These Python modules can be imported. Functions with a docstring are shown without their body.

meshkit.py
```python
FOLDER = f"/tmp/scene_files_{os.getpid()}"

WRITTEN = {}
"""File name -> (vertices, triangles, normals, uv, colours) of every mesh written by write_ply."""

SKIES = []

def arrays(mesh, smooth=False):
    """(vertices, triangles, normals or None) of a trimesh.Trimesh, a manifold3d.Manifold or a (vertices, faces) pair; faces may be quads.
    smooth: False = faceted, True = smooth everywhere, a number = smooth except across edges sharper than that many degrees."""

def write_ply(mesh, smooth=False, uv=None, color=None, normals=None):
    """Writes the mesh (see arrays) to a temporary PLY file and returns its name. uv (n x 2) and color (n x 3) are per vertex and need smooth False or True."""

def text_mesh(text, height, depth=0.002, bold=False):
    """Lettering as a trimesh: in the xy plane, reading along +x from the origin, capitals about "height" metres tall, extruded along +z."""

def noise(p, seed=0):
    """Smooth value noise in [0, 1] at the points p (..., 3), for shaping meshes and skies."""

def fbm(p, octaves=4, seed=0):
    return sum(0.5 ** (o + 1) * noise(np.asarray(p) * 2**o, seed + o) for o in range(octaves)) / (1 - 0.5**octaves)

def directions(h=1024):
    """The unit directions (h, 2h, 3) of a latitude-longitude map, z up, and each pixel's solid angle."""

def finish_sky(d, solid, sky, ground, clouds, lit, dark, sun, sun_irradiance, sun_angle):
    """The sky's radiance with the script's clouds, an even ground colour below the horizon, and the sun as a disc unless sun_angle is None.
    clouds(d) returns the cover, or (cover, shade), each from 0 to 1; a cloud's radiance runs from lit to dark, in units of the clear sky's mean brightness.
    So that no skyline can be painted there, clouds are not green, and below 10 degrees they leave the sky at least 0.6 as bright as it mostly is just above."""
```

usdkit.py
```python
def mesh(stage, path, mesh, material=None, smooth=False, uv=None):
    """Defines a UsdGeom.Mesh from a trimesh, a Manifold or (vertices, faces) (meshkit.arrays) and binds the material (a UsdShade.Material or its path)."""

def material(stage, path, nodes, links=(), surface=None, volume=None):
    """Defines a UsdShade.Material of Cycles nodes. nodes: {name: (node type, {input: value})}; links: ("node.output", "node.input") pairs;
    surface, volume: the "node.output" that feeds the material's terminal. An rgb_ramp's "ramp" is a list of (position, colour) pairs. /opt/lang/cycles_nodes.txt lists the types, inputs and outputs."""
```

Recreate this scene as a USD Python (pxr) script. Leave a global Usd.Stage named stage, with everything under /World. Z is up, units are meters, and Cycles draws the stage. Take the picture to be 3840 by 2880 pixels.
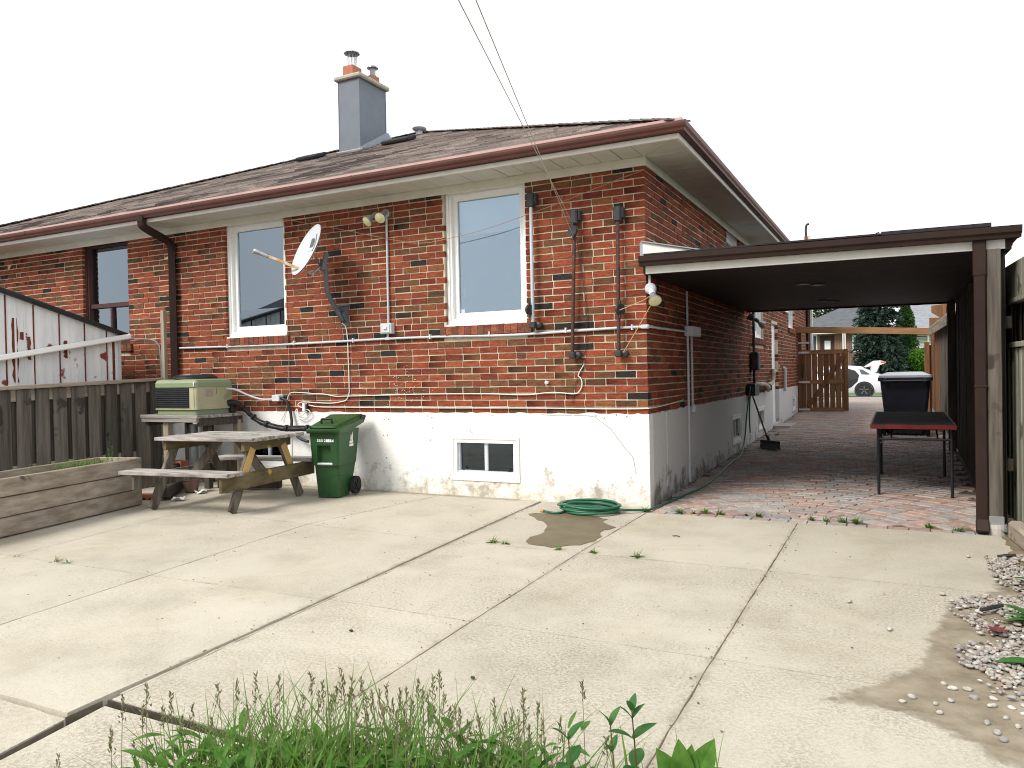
import math, random, numpy as np, trimesh, usdkit, meshkit
from pxr import Usd, UsdGeom, UsdLux, UsdShade, Gf, Sdf, Vt
from shapely.geometry import Polygon, Point, LineString, box as sbox
from shapely import affinity

stage = Usd.Stage.CreateInMemory()
UsdGeom.SetStageUpAxis(stage, 'Z'); UsdGeom.SetStageMetersPerUnit(stage, 1.0)
UsdGeom.Xform.Define(stage, '/World'); UsdGeom.Scope.Define(stage, '/World/Looks')
# ---------------------------------------------------------------- camera
def camera():
    yaw, pitch, roll = map(math.radians, (-26.91029, -0.76481, -1.11336))
    cy, sy = math.cos(yaw), math.sin(yaw)
    f = np.array([sy*math.cos(pitch), cy*math.cos(pitch), math.sin(pitch)])
    r = np.array([cy, -sy, 0.]); u = np.cross(r, f)
    r2 = math.cos(roll)*r + math.sin(roll)*u; u2 = -math.sin(roll)*r + math.cos(roll)*u
    c = UsdGeom.Camera.Define(stage, '/World/camera')
    m = Gf.Matrix4d(*r2, 0, *u2, 0, *(-f), 0, 2.00996, -6.66679, 1.23667, 1)
    c.AddTransformOp().Set(m)
    c.CreateHorizontalApertureAttr(36.0); c.CreateVerticalApertureAttr(27.0)
    c.CreateFocalLengthAttr(36.0*2850.78/3840)
    c.CreateClippingRangeAttr((0.05, 5000.0))
    c.CreateExposureAttr(EXPOSURE)
EXPOSURE = 1.47
SUN = np.array([-0.35, -0.62, 0.70]); SUN /= np.linalg.norm(SUN)
camera()
# ---------------------------------------------------------------- sky and sun (bright overcast)
el, az = math.asin(SUN[2]), math.atan2(SUN[0], SUN[1])
skym = usdkit.material(stage, '/World/Looks/overcast_sky', {
    'sky': ('sky_texture', {'sky_type': 'single_scattering', 'sun_disc': False, 'sun_elevation': el, 'sun_rotation': az}),
    'tc': ('texture_coordinate', {}),
    'n': ('noise_texture', {'scale': 2.2, 'detail': 6.0, 'roughness': 0.55}),
    'r': ('rgb_ramp', {'ramp': [(0.3, (7.9, 8.2, 8.7)), (0.7, (10.2, 10.3, 10.4))]}),
    'mx': ('mix_color', {'fac': 0.93, 'use_clamp': False}),
    'bg': ('background_shader', {'strength': 0.05})},
    [('tc.generated', 'n.vector'), ('n.fac', 'r.fac'), ('sky.color', 'mx.a'), ('r.color', 'mx.b'), ('mx.result', 'bg.color')], surface='bg.background')
dome = UsdLux.DomeLight.Define(stage, '/World/sky')
UsdShade.MaterialBindingAPI.Apply(dome.GetPrim()).Bind(skym)
dome.GetPrim().SetCustomDataByKey('kind', 'structure')
sun = UsdLux.DistantLight.Define(stage, '/World/sun')
sun.CreateIntensityAttr(0.4); sun.CreateAngleAttr(24.0); sun.CreateNormalizeAttr(True); sun.CreateColorAttr(Gf.Vec3f(1.0, 0.95, 0.88))
zax = SUN; xax = np.cross([0, 0, 1.], zax); xax /= np.linalg.norm(xax); yax = np.cross(zax, xax)
sun.AddTransformOp().Set(Gf.Matrix4d(*xax, 0, *yax, 0, *zax, 0, 0, 0, 30, 1))
# ---------------------------------------------------------------- helpers
rng = np.random.default_rng(7); random.seed(7)
A = np.array
used = {}
def nm(parent, name):
    k = (parent, name); n = used.get(k, 0); used[k] = n+1
    return f'{parent}/{name}' if n == 0 else f'{parent}/{name}_{n:03d}'
def meta(prim, label=None, cat=None, group=None, kind=None):
    for k, v in (('label', label), ('category', cat), ('group', group), ('kind', kind)):
        if v: prim.SetCustomDataByKey(k, v)
    return prim
def path_of(p):
    return p if isinstance(p, str) else str(p.GetPath())
def thing(name, label=None, cat=None, group=None, loc=None, rotz=0, kind=None, parent='/World'):
    x = UsdGeom.Xform.Define(stage, nm(path_of(parent), name))
    if loc is not None: x.AddTranslateOp().Set(Gf.Vec3d(*map(float, loc)))
    if rotz: x.AddRotateZOp().Set(float(rotz))
    return meta(x.GetPrim(), label, cat, group, kind)
def part(parent, name, mesh, mat, smooth=False, label=None, cat=None, group=None, kind=None, tint=None):
    if isinstance(mesh, list): mesh = cat_(mesh)
    m = usdkit.mesh(stage, nm(path_of(parent), name), mesh, mat, smooth)
    if tint is not None:
        n = len(m.GetPointsAttr().Get()); t = np.asarray(tint, np.float32)
        if t.ndim == 1: t = np.tile(t, (n, 1))
        UsdGeom.PrimvarsAPI(m).CreatePrimvar('tint', Sdf.ValueTypeNames.Color3fArray, 'vertex').Set(Vt.Vec3fArray.FromNumpy(t))
    return meta(m.GetPrim(), label, cat, group, kind)
def dup(src, label, loc, rotz=0, name=None):
    was = src.GetCustomData()
    r = thing(name or src.GetName().split('_0')[0], label, was.get('category'), was.get('group'), loc, rotz)
    r.GetReferences().AddInternalReference(src.GetPath()); r.SetInstanceable(True)
    return r
def cat_(ms):
    return trimesh.util.concatenate([trimesh.Trimesh(*m, process=False) if isinstance(m, tuple) else m for m in ms])
BF = A([[0,2,1],[0,3,2],[4,5,6],[4,6,7],[0,1,5],[0,5,4],[1,2,6],[1,6,5],[2,3,7],[2,7,6],[3,0,4],[3,4,7]])
def box(x0, x1, y0, y1, z0, z1):
    v = A([[x0,y0,z0],[x1,y0,z0],[x1,y1,z0],[x0,y1,z0],[x0,y0,z1],[x1,y0,z1],[x1,y1,z1],[x0,y1,z1]], float)
    return trimesh.Trimesh(v, BF.copy(), process=False)
def cbox(x0, x1, y0, y1, z0, z1, b=.004):
    b = min(b, abs(x1-x0)*.45, abs(y1-y0)*.45, abs(z1-z0)*.45); p = []
    for x, sx in ((x0,1),(x1,-1)):
        for y, sy in ((y0,1),(y1,-1)):
            for z, sz in ((z0,1),(z1,-1)):
                p += [[x,y+b*sy,z+b*sz],[x+b*sx,y,z+b*sz],[x+b*sx,y+b*sy,z]]
    return trimesh.convex.convex_hull(A(p, float))
def frame_of(d, up=(0,0,1)):
    d = A(d, float); d /= np.linalg.norm(d); up = A(up, float)
    if abs(d @ up) > .98: up = A([0,1.,0])
    s = np.cross(d, up); s /= np.linalg.norm(s); u = np.cross(s, d)
    return d, s, u
def beam(p, q, w, h, up=(0,0,1), b=.004):
    """a board from p to q, w across, h along up"""
    p, q = A(p, float), A(q, float); d, s, u = frame_of(q-p, up); L = np.linalg.norm(q-p)
    m = cbox(0, L, -w/2, w/2, -h/2, h/2, b) if b else box(0, L, -w/2, w/2, -h/2, h/2)
    T = np.eye(4); T[:3,0], T[:3,1], T[:3,2], T[:3,3] = d, -s, u, p
    if np.linalg.det(T[:3,:3]) < 0: T[:3,1] = s
    m.apply_transform(T); return m
def tube(pts, r, sides=8, caps=True):
    p = A(pts, float); n = len(p); r = np.broadcast_to(r, (n,)).astype(float)
    t = np.gradient(p, axis=0); t /= np.linalg.norm(t, axis=1, keepdims=True)+1e-12
    ref = A([0,0,1.]) if abs(t[0,2]) < .9 else A([1.,0,0]); a = np.cross(t[0], ref); a /= np.linalg.norm(a); V = []
    ang = np.arange(sides)*2*math.pi/sides
    for i in range(n):
        a = a - t[i]*(a@t[i]); a /= np.linalg.norm(a)+1e-12; b = np.cross(t[i], a)
        V.append(p[i] + r[i]*(np.cos(ang)[:,None]*a + np.sin(ang)[:,None]*b))
    V = np.vstack(V); F = []
    for i in range(n-1):
        for j in range(sides):
            k = (j+1) % sides; F += [[i*sides+j, i*sides+k, (i+1)*sides+k], [i*sides+j, (i+1)*sides+k, (i+1)*sides+j]]
    if caps:
        V = np.vstack([V, p[0], p[-1]]); c0, c1 = len(V)-2, len(V)-1
        for j in range(sides):
            k = (j+1) % sides; F += [[c0, k, j], [c1, (n-1)*sides+j, (n-1)*sides+k]]
    return trimesh.Trimesh(V, A(F), process=False)
def curve(pts, n=24):
    """smooth Catmull-Rom through pts"""
    p = A(pts, float); p = np.vstack([2*p[0]-p[1], p, 2*p[-1]-p[-2]]); out = []
    segs = len(p)-3; per = max(2, n//segs)
    for i in range(segs):
        for t in np.linspace(0, 1, per, endpoint=False):
            a, b, c, d = p[i:i+4]
            out.append(.5*((2*b)+(-a+c)*t+(2*a-5*b+4*c-d)*t*t+(-a+3*b-3*c+d)*t**3))
    out.append(p[-2]); return A(out)
def cyl(p, q, r, sides=16, r2=None):
    return tube([p, q], [r, r if r2 is None else r2], sides)
def lathe(prof, sides=24, at=(0,0,0), axis=None):
    """prof: (radius, height) pairs; turned about z (or axis) at the given point"""
    m = trimesh.creation.revolve(A(prof, float), sections=sides)
    if axis is not None: m.apply_transform(trimesh.geometry.align_vectors([0,0,1], axis))
    m.apply_translation(at); return m
def prism(poly, h0, h1, plane='xy'):
    """extrude a shapely polygon (or list of points); plane names the polygon's axes"""
    if not hasattr(poly, 'exterior'): poly = Polygon(poly)
    m = trimesh.creation.extrude_polygon(poly, h1-h0, engine='earcut'); v = m.vertices + [0,0,h0]
    if plane == 'xz': v = v[:, [0,2,1]]; m = trimesh.Trimesh(v, m.faces[:, ::-1], process=False)
    elif plane == 'yz': v = v[:, [2,0,1]]; m = trimesh.Trimesh(v, m.faces, process=False)
    else: m = trimesh.Trimesh(v, m.faces, process=False)
    return m
def ico(c, r, sub=1, scale=(1,1,1), jit=0):
    m = trimesh.creation.icosphere(sub, r)
    if jit: m.vertices *= (1+jit*(rng.random((len(m.vertices),1))-.5))
    m.vertices = m.vertices*A(scale)+A(c); return m
def xf(m, rotz=0, loc=(0,0,0)):
    m = m.copy(); m.apply_transform(trimesh.transformations.rotation_matrix(math.radians(rotz), [0,0,1])); m.apply_translation(loc); return m
def gz(y):
    """height of the ground along the drive"""
    return float(np.interp(y, [-400,-20,-6,-.2,11.2,14,22,26,34,37,46,60,400], [-.2,-.12,-.03,0,.262,.28,.13,.06,-.12,-.02,.95,1.0,1.4]))
# ---------------------------------------------------------------- materials
def mat(name, c1, c2=None, scale=6, stretch=(1,1,1), rough=.75, bump=0, bscale=60, spec=.3, metal=0, vary=0, c3=None, lo=.35, hi=.65, detail=5, bdist=.01, coat=0, tint=False, spots=None):
    """a principled surface whose colour is noise between c1 and c2 (c3: large stains), bumped by finer noise, varied per object"""
    N = {'g': ('geometry', {}), 'mp': ('mapping', {'scale': stretch}),
         'n': ('noise_texture', {'scale': float(scale), 'detail': float(detail), 'roughness': .6}),
         'r': ('rgb_ramp', {'ramp': [(lo, c1), (hi, c2 if c2 is not None else c1)]}),
         'p': ('principled_bsdf', {'roughness': rough, 'specular_ior_level': spec, 'metallic': metal, 'coat_weight': coat})}
    L = [('g.position', 'mp.vector'), ('mp.vector', 'n.vector'), ('n.fac', 'r.fac')]
    out = 'r.color'
    if c3 is not None:
        N['n3'] = ('noise_texture', {'scale': float(scale)*.23, 'detail': 6., 'roughness': .65}); N['r3'] = ('rgb_ramp', {'ramp': [(.5, (0,0,0)), (.68, (1,1,1))]})
        N['m3'] = ('mix_color', {'b': c3}); L += [('g.position','n3.vector'), ('n3.fac','r3.fac'), ('r3.color','m3.fac'), (out,'m3.a')]; out = 'm3.result'
    if spots is not None:
        N['n4'] = ('noise_texture', {'scale': spots[1], 'detail': 3., 'roughness': .5}); N['r4'] = ('rgb_ramp', {'ramp': [(spots[2], (0,0,0)), (spots[2]+(spots[3] if len(spots) > 3 else .04), (1,1,1))]})
        N['m4'] = ('mix_color', {'b': spots[0]}); L += [('g.position','n4.vector'), ('n4.fac','r4.fac'), ('r4.color','m4.fac'), (out,'m4.a')]; out = 'm4.result'
    if tint:
        N['at'] = ('attribute', {'attribute': 'tint'}); N['mt'] = ('mix_color', {'blend_type': 'multiply', 'fac': 1.0, 'use_clamp': False})
        L += [('at.color','mt.b'), (out,'mt.a')]; out = 'mt.result'
    if vary:
        N['oi'] = ('object_info', {}); N['mr'] = ('map_range', {'from_min': 0., 'from_max': 1., 'to_min': 1-vary, 'to_max': 1+vary}); N['h'] = ('hsv', {})
        L += [('oi.random','mr.value'), ('mr.result','h.value'), (out,'h.color')]; out = 'h.color'
    L.append((out, 'p.base_color'))
    if bump:
        N['bm'] = ('mapping', {'scale': stretch}); N['nb'] = ('noise_texture', {'scale': float(bscale), 'detail': 4.}); N['b'] = ('bump', {'strength': bump, 'distance': bdist})
        L += [('g.position','bm.vector'), ('bm.vector','nb.vector'), ('nb.fac','b.height'), ('b.normal','p.normal')]
    return usdkit.material(stage, '/World/Looks/'+name, N, L, surface='p.BSDF')
M = {}
M['brick'] = mat('brick_clay', (.55,.55,.55), (1.2,1.2,1.2), 26, (.45,.45,1.8), .9, .7, 55, .15, tint=True, detail=7, lo=.3, hi=.7, bdist=.012)
M['mortar'] = mat('mortar', (.64,.565,.43), (.50,.435,.325), 14, rough=.95, bump=.4, bscale=180, spec=.1, c3=(.42,.36,.26))
M['white_vinyl'] = mat('white_vinyl', (.82,.82,.80), (.78,.78,.76), 3, rough=.35, spec=.4)
M['white_paint'] = mat('white_paint', (.74,.73,.69), (.66,.65,.60), 7, rough=.6, spots=((.45,.40,.33), 9., .72))
M['soffit'] = mat('soffit_vinyl', (.60,.60,.54), (.54,.54,.48), 5, rough=.5, bump=.25, bscale=90, bdist=.004)
M['frieze'] = mat('frieze_paint', (.66,.66,.58), (.58,.58,.50), 6, rough=.6)
M['brown_metal'] = mat('brown_aluminium', (.092,.030,.022), (.068,.024,.018), 4, rough=.5, spec=.35, bump=.05, bscale=20)
M['drip'] = mat('drip_edge_metal', (.50,.33,.29), (.44,.27,.23), 6, rough=.3, spec=.6)
M['dark_brown'] = mat('dark_brown_metal', (.030,.016,.012), (.023,.0125,.0095), 5, rough=.6, spec=.2)
M['brown_frame'] = mat('brown_frame', (.06,.022,.016), (.045,.018,.014), 6, rough=.5)
M['shingle'] = mat('asphalt_shingle', (.9,.9,.9), (1.5,1.45,1.45), 60, rough=.95, bump=.5, bscale=200, spec=.1, tint=True)
M['flash'] = mat('grey_flashing', (.30,.33,.37), (.25,.28,.32), 5, rough=.5, spec=.4)
M['grey_clad'] = mat('grey_cladding', (.135,.155,.185), (.115,.135,.16), 3, rough=.5, spec=.4)
M['concrete_cap'] = mat('concrete_cap', (.42,.39,.32), (.32,.30,.25), 9, rough=.9, bump=.4, bscale=60)
M['clay_flue'] = mat('clay_flue', (.42,.16,.10), (.34,.13,.08), 9, rough=.85)
M['galv'] = mat('galvanised', (.40,.41,.43), (.30,.31,.33), 9, rough=.4, metal=.6)
M['grey_plastic'] = mat('grey_conduit', (.50,.53,.56), (.46,.49,.52), 4, rough=.4)
M['lt_grey'] = mat('light_grey_paint', (.55,.57,.60), (.48,.50,.53), 8, rough=.5)
M['dark_iron'] = mat('dark_iron', (.055,.055,.062), (.035,.035,.04), 18, rough=.5, metal=.3, bump=.15)
M['rust_pipe'] = mat('rusty_pipe', (.085,.04,.032), (.05,.028,.025), 16, rough=.6, spots=((.16,.06,.03), 22., .6))
M['dish_grey'] = mat('dish_grey', (.52,.55,.58), (.47,.50,.53), 4, rough=.45)
M['mast_grey'] = mat('mast_grey', (.10,.11,.125), (.075,.083,.095), 9, rough=.45, spec=.5)
M['rust_yellow'] = mat('rusty_arm', (.45,.24,.06), (.60,.58,.55), 9, rough=.5, lo=.42, hi=.62)
M['lamp_glass'] = mat('lamp_lens', (.62,.60,.34), (.52,.50,.28), 20, rough=.2, spec=.6)
M['black'] = mat('black_plastic', (.018,.018,.020), (.013,.013,.015), 8, rough=.45)
M['black_mesh'] = mat('black_fins', (.010,.012,.015), (.018,.02,.024), 30, rough=.5)
M['white_cable'] = mat('white_cable', (.72,.71,.66), (.64,.62,.56), 9, rough=.5)
M['tan_rope'] = mat('tan_rope', (.52,.36,.16), (.42,.28,.12), 40, rough=.9)
M['thin_wire'] = mat('copper_wire', (.42,.26,.16), (.35,.22,.14), 20, rough=.6)
M['line'] = mat('clothes_line', (.40,.36,.26), (.32,.29,.21), 20, rough=.7)
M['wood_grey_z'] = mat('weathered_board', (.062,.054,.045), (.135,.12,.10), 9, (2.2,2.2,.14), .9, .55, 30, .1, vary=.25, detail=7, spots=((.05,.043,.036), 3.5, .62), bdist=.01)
M['wood_dark_z'] = mat('shade_toned_board', (.040,.034,.028), (.085,.072,.058), 9, (2.2,2.2,.14), .9, .55, 30, .1, vary=.25, detail=7)  # darker copy of the weathered board, with shade put into its colour
M['wood_grey_x'] = mat('weathered_plank', (.16,.145,.13), (.46,.43,.40), 9, (.14,2.4,2.4), .9, .55, 30, .1, vary=.18, detail=7, bdist=.01)
M['wood_grey_y'] = mat('planter_plank', (.215,.175,.135), (.36,.31,.25), 9, (2.2,.16,2.2), .9, .5, 30, .1, vary=.14, detail=7, spots=((.09,.07,.05), 3.2, .68))
M['wood_green'] = mat('sunlit_greenish_board', (.145,.145,.11), (.30,.295,.235), 9, (2.4,2.4,.12), .9, .55, 30, .1, vary=.2, detail=7, spots=((.08,.085,.06), 4., .64))  # greenish wood made lighter: the sunlight on it is put into the colour
M['wood_leg'] = mat('weathered_leg', (.065,.055,.045), (.17,.15,.125), 9, (1.6,1.6,.3), .9, .5, 30, .1, vary=.2, spots=((.26,.17,.08), 5., .70))
M['wood_fresh'] = mat('worn_yellow_leg', (.60,.38,.14), (.46,.30,.13), 9, (1.6,1.6,.3), .85, .4, 30, .1, spots=((.30,.26,.20), 9., .66))
M['wood_mossy'] = mat('mossy_beam', (.085,.068,.036), (.175,.14,.08), 9, (1.2,.4,1.2), .9, .5, 30, .1, spots=((.40,.32,.05), 4., .66))
M['wood_pale'] = mat('pale_post', (.22,.18,.13), (.34,.285,.215), 9, (2,2,.2), .85, .4, 30, .1, vary=.12)
M['cedar'] = mat('cedar_board', (.125,.062,.030), (.20,.105,.055), 9, (2,2,.2), .85, .4, 30, .1, vary=.22, detail=6)
M['cedar_x'] = mat('cedar_beam', (.20,.105,.05), (.29,.165,.085), 9, (.2,2,2), .85, .4, 30, .1, vary=.1)
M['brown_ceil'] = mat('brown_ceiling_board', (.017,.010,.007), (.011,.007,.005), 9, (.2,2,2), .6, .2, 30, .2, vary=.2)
def concrete_mat(name, c1, c2, speck, fleck, amount, bump):
    """weathered concrete: soft clouds, patches of worn-out dark speckle, pale sand grains, pits"""
    N = {'g': ('geometry', {}), 'oi': ('object_info', {}),
         'n': ('noise_texture', {'scale': 1.7, 'detail': 10., 'roughness': .62}), 'r': ('rgb_ramp', {'ramp': [(.34, c2), (.5, c1), (.68, tuple(x*1.06 for x in c1))]}),
         'mk': ('noise_texture', {'scale': 1.15, 'detail': 6., 'roughness': .7, 'distortion': .6}), 'mr': ('rgb_ramp', {'ramp': [(.38, (.2,.2,.2)), (.60, (1,1,1))]}),
         's': ('noise_texture', {'scale': 66., 'detail': 6., 'roughness': .75}), 'sr': ('rgb_ramp', {'ramp': [(.47, (0,0,0)), (.62, (1,1,1))]}),
         'sm': ('math', {'math_type': 'multiply'}), 'sa': ('math', {'math_type': 'multiply', 'value2': amount}), 'm1': ('mix_color', {'b': speck}),
         'f': ('noise_texture', {'scale': 170., 'detail': 3., 'roughness': .6}), 'fr': ('rgb_ramp', {'ramp': [(.56, (0,0,0)), (.72, (.7,.7,.7))]}), 'm2': ('mix_color', {'b': fleck}),
         'y': ('noise_texture', {'scale': .8, 'detail': 8., 'roughness': .72, 'distortion': .4}), 'yr': ('rgb_ramp', {'ramp': [(.53, (0,0,0)), (.70, (.55,.55,.55))]}), 'm3': ('mix_color', {'b': (.345,.295,.205)}),
         'v': ('map_range', {'from_min': 0., 'from_max': 1., 'to_min': .96, 'to_max': 1.04}), 'h': ('hsv', {}),
         'bs': ('math', {'math_type': 'multiply_add', 'value2': -.7}), 'b': ('bump', {'strength': bump, 'distance': .006}), 'p': ('principled_bsdf', {'roughness': .94, 'specular_ior_level': .15})}
    L = [('g.position', f'{k}.vector') for k in ('n','mk','s','f','y')]+[('n.fac','r.fac'), ('mk.fac','mr.fac'), ('s.fac','sr.fac'), ('mr.color','sm.value1'), ('sr.color','sm.value2'), ('sm.value','sa.value1'),
         ('sa.value','m1.fac'), ('r.color','m3.a'), ('y.fac','yr.fac'), ('yr.color','m3.fac'), ('m3.result','m1.a'), ('m1.result','m2.a'), ('f.fac','fr.fac'), ('fr.color','m2.fac'), ('oi.random','v.value'), ('v.result','h.value'), ('m2.result','h.color'), ('h.color','p.base_color'),
         ('sm.value','bs.value1'), ('f.fac','bs.value3'), ('bs.value','b.height'), ('b.normal','p.normal')]
    return usdkit.material(stage, '/World/Looks/'+name, N, L, surface='p.BSDF')
M['concrete'] = concrete_mat('patio_concrete', (.445,.412,.338), (.375,.345,.28), (.265,.23,.165), (.52,.50,.44), .5, .35)
M['concrete_rough'] = concrete_mat('exposed_concrete', (.462,.428,.352), (.395,.362,.292), (.25,.212,.145), (.58,.55,.47), .74, .55)
M['dirt_dark'] = mat('dark_face_brown', (.06,.05,.038), (.035,.03,.022), 14, rough=.95)  # dark brown for the strip on the slab step
M['joint'] = mat('joint_dirt', (.15,.125,.09), (.085,.07,.05), 12, rough=.95)
M['soil'] = mat('garden_soil', (.085,.06,.04), (.16,.115,.075), 8, rough=.95, bump=.8, bscale=50)
M['sand'] = mat('wet_sand', (.15,.112,.07), (.235,.185,.125), 7, rough=.9, bump=.5, bscale=90)
M['lawn'] = mat('lawn', (.055,.12,.02), (.10,.17,.035), 2.5, rough=.95, bump=.8, bscale=30)
M['asphalt'] = mat('asphalt', (.16,.16,.16), (.12,.12,.12), 5, rough=.95, bump=.4, bscale=150)
M['sidewalk'] = mat('sidewalk_concrete', (.42,.40,.36), (.36,.34,.30), 3, rough=.9)
M['paver'] = mat('paver_stone', (.82,.82,.82), (1.18,1.18,1.18), 22, rough=.9, bump=.6, bscale=120, spec=.15, tint=True)
M['pebble'] = mat('pebble', (.40,.40,.40), (.72,.72,.72), 60, rough=.75, tint=True)
M['ac_green'] = mat('ac_green_paint', (.215,.26,.155), (.185,.225,.13), 4, rough=.55, spec=.35, c3=(.24,.27,.15))
M['ac_beige'] = mat('ac_beige_paint', (.40,.385,.255), (.33,.32,.20), 5, rough=.55, spots=((.22,.23,.13), 6., .63), c3=(.30,.31,.19))
M['green_bin'] = mat('green_bin_plastic', (.018,.068,.019), (.014,.055,.015), 6, rough=.42, spec=.4, bump=.12, bscale=240, bdist=.003)
M['bin_lid'] = mat('green_bin_lid', (.030,.085,.024), (.022,.068,.019), 5, rough=.45, spec=.4)
M['hose'] = mat('hose_green', (.018,.115,.06), (.013,.09,.048), 30, rough=.4, spec=.45)
M['rubber'] = mat('rubber', (.02,.02,.021), (.014,.014,.015), 20, rough=.75)
M['red_paint'] = mat('red_trim', (.20,.016,.014), (.13,.011,.010), 14, rough=.5, spots=((.06,.03,.03), 12., .62))
M['table_top'] = mat('grey_tabletop', (.045,.045,.046), (.03,.03,.033), 6, rough=.8, spec=.12)
M['shed_white'] = mat('shed_steel', (.74,.74,.72), (.60,.61,.62), 3.2, (1,2.2,.5), .55, spec=.3, spots=((.22,.045,.02), 4.2, .655), c3=(.68,.67,.66))
M['rust'] = mat('rust', (.17,.04,.02), (.10,.028,.016), 12, rough=.9)
M['ac_plate'] = mat('worn_plate', (.34,.30,.24), (.26,.20,.17), 60, rough=.6)
def leafmat(name, c1, c2, scale=30, tr=.35, vary=.2, tint=False, rough=.55):
    N = {'g': ('geometry', {}), 'n': ('noise_texture', {'scale': float(scale), 'detail': 3.}), 'r': ('rgb_ramp', {'ramp': [(.35, c1), (.65, c2)]}),
         'v': ('math', {'math_type': 'multiply_add', 'value2': 2*vary, 'value3': 1-vary}), 'h': ('hsv', {}),
         'p': ('principled_bsdf', {'roughness': rough, 'specular_ior_level': .3}), 't': ('translucent_bsdf', {}), 'm': ('mix_closure', {'fac': tr})}
    L = [('g.position','n.vector'), ('n.fac','r.fac'), ('g.random_per_island','v.value1'), ('v.value','h.value'), ('r.color','h.color'),
         ('h.color','p.base_color'), ('h.color','t.color'), ('p.BSDF','m.closure1'), ('t.BSDF','m.closure2')]
    return usdkit.material(stage, '/World/Looks/'+name, N, L, surface='m.closure')
M['grass'] = leafmat('grass_blade', (.11,.26,.025), (.19,.36,.05), vary=.35)
M['seed'] = leafmat('seed_head', (.30,.32,.15), (.42,.38,.21), tr=.3, vary=.3)
M["broad"] = leafmat("broad_leaf", (.075,.23,.022), (.155,.34,.05), 30, vary=.35)
M['bluegreen'] = leafmat('blue_green_leaf', (.045,.16,.035), (.08,.21,.05), 14)
M['stem_red'] = leafmat('reddish_stem', (.16,.13,.045), (.20,.09,.04), tr=.1)
M['dry'] = leafmat('dry_blade', (.36,.27,.12), (.26,.17,.08), tr=.25)
M['spruce'] = leafmat('spruce_needles', (.022,.055,.038), (.05,.09,.06), 2.2, .15, .35)
M['hedge'] = leafmat('hedge_leaf', (.07,.21,.015), (.13,.31,.03), 2, .35, .3)
M['cedarleaf'] = leafmat('arborvitae', (.045,.13,.02), (.08,.18,.03), 2, .25, .3)
M['tree'] = leafmat('tree_leaf', (.035,.085,.02), (.065,.13,.03), 2, .3, .3)
M['bark'] = mat('bark', (.085,.065,.05), (.13,.105,.085), 10, (2,2,.4), .95, .6, 20)
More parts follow.
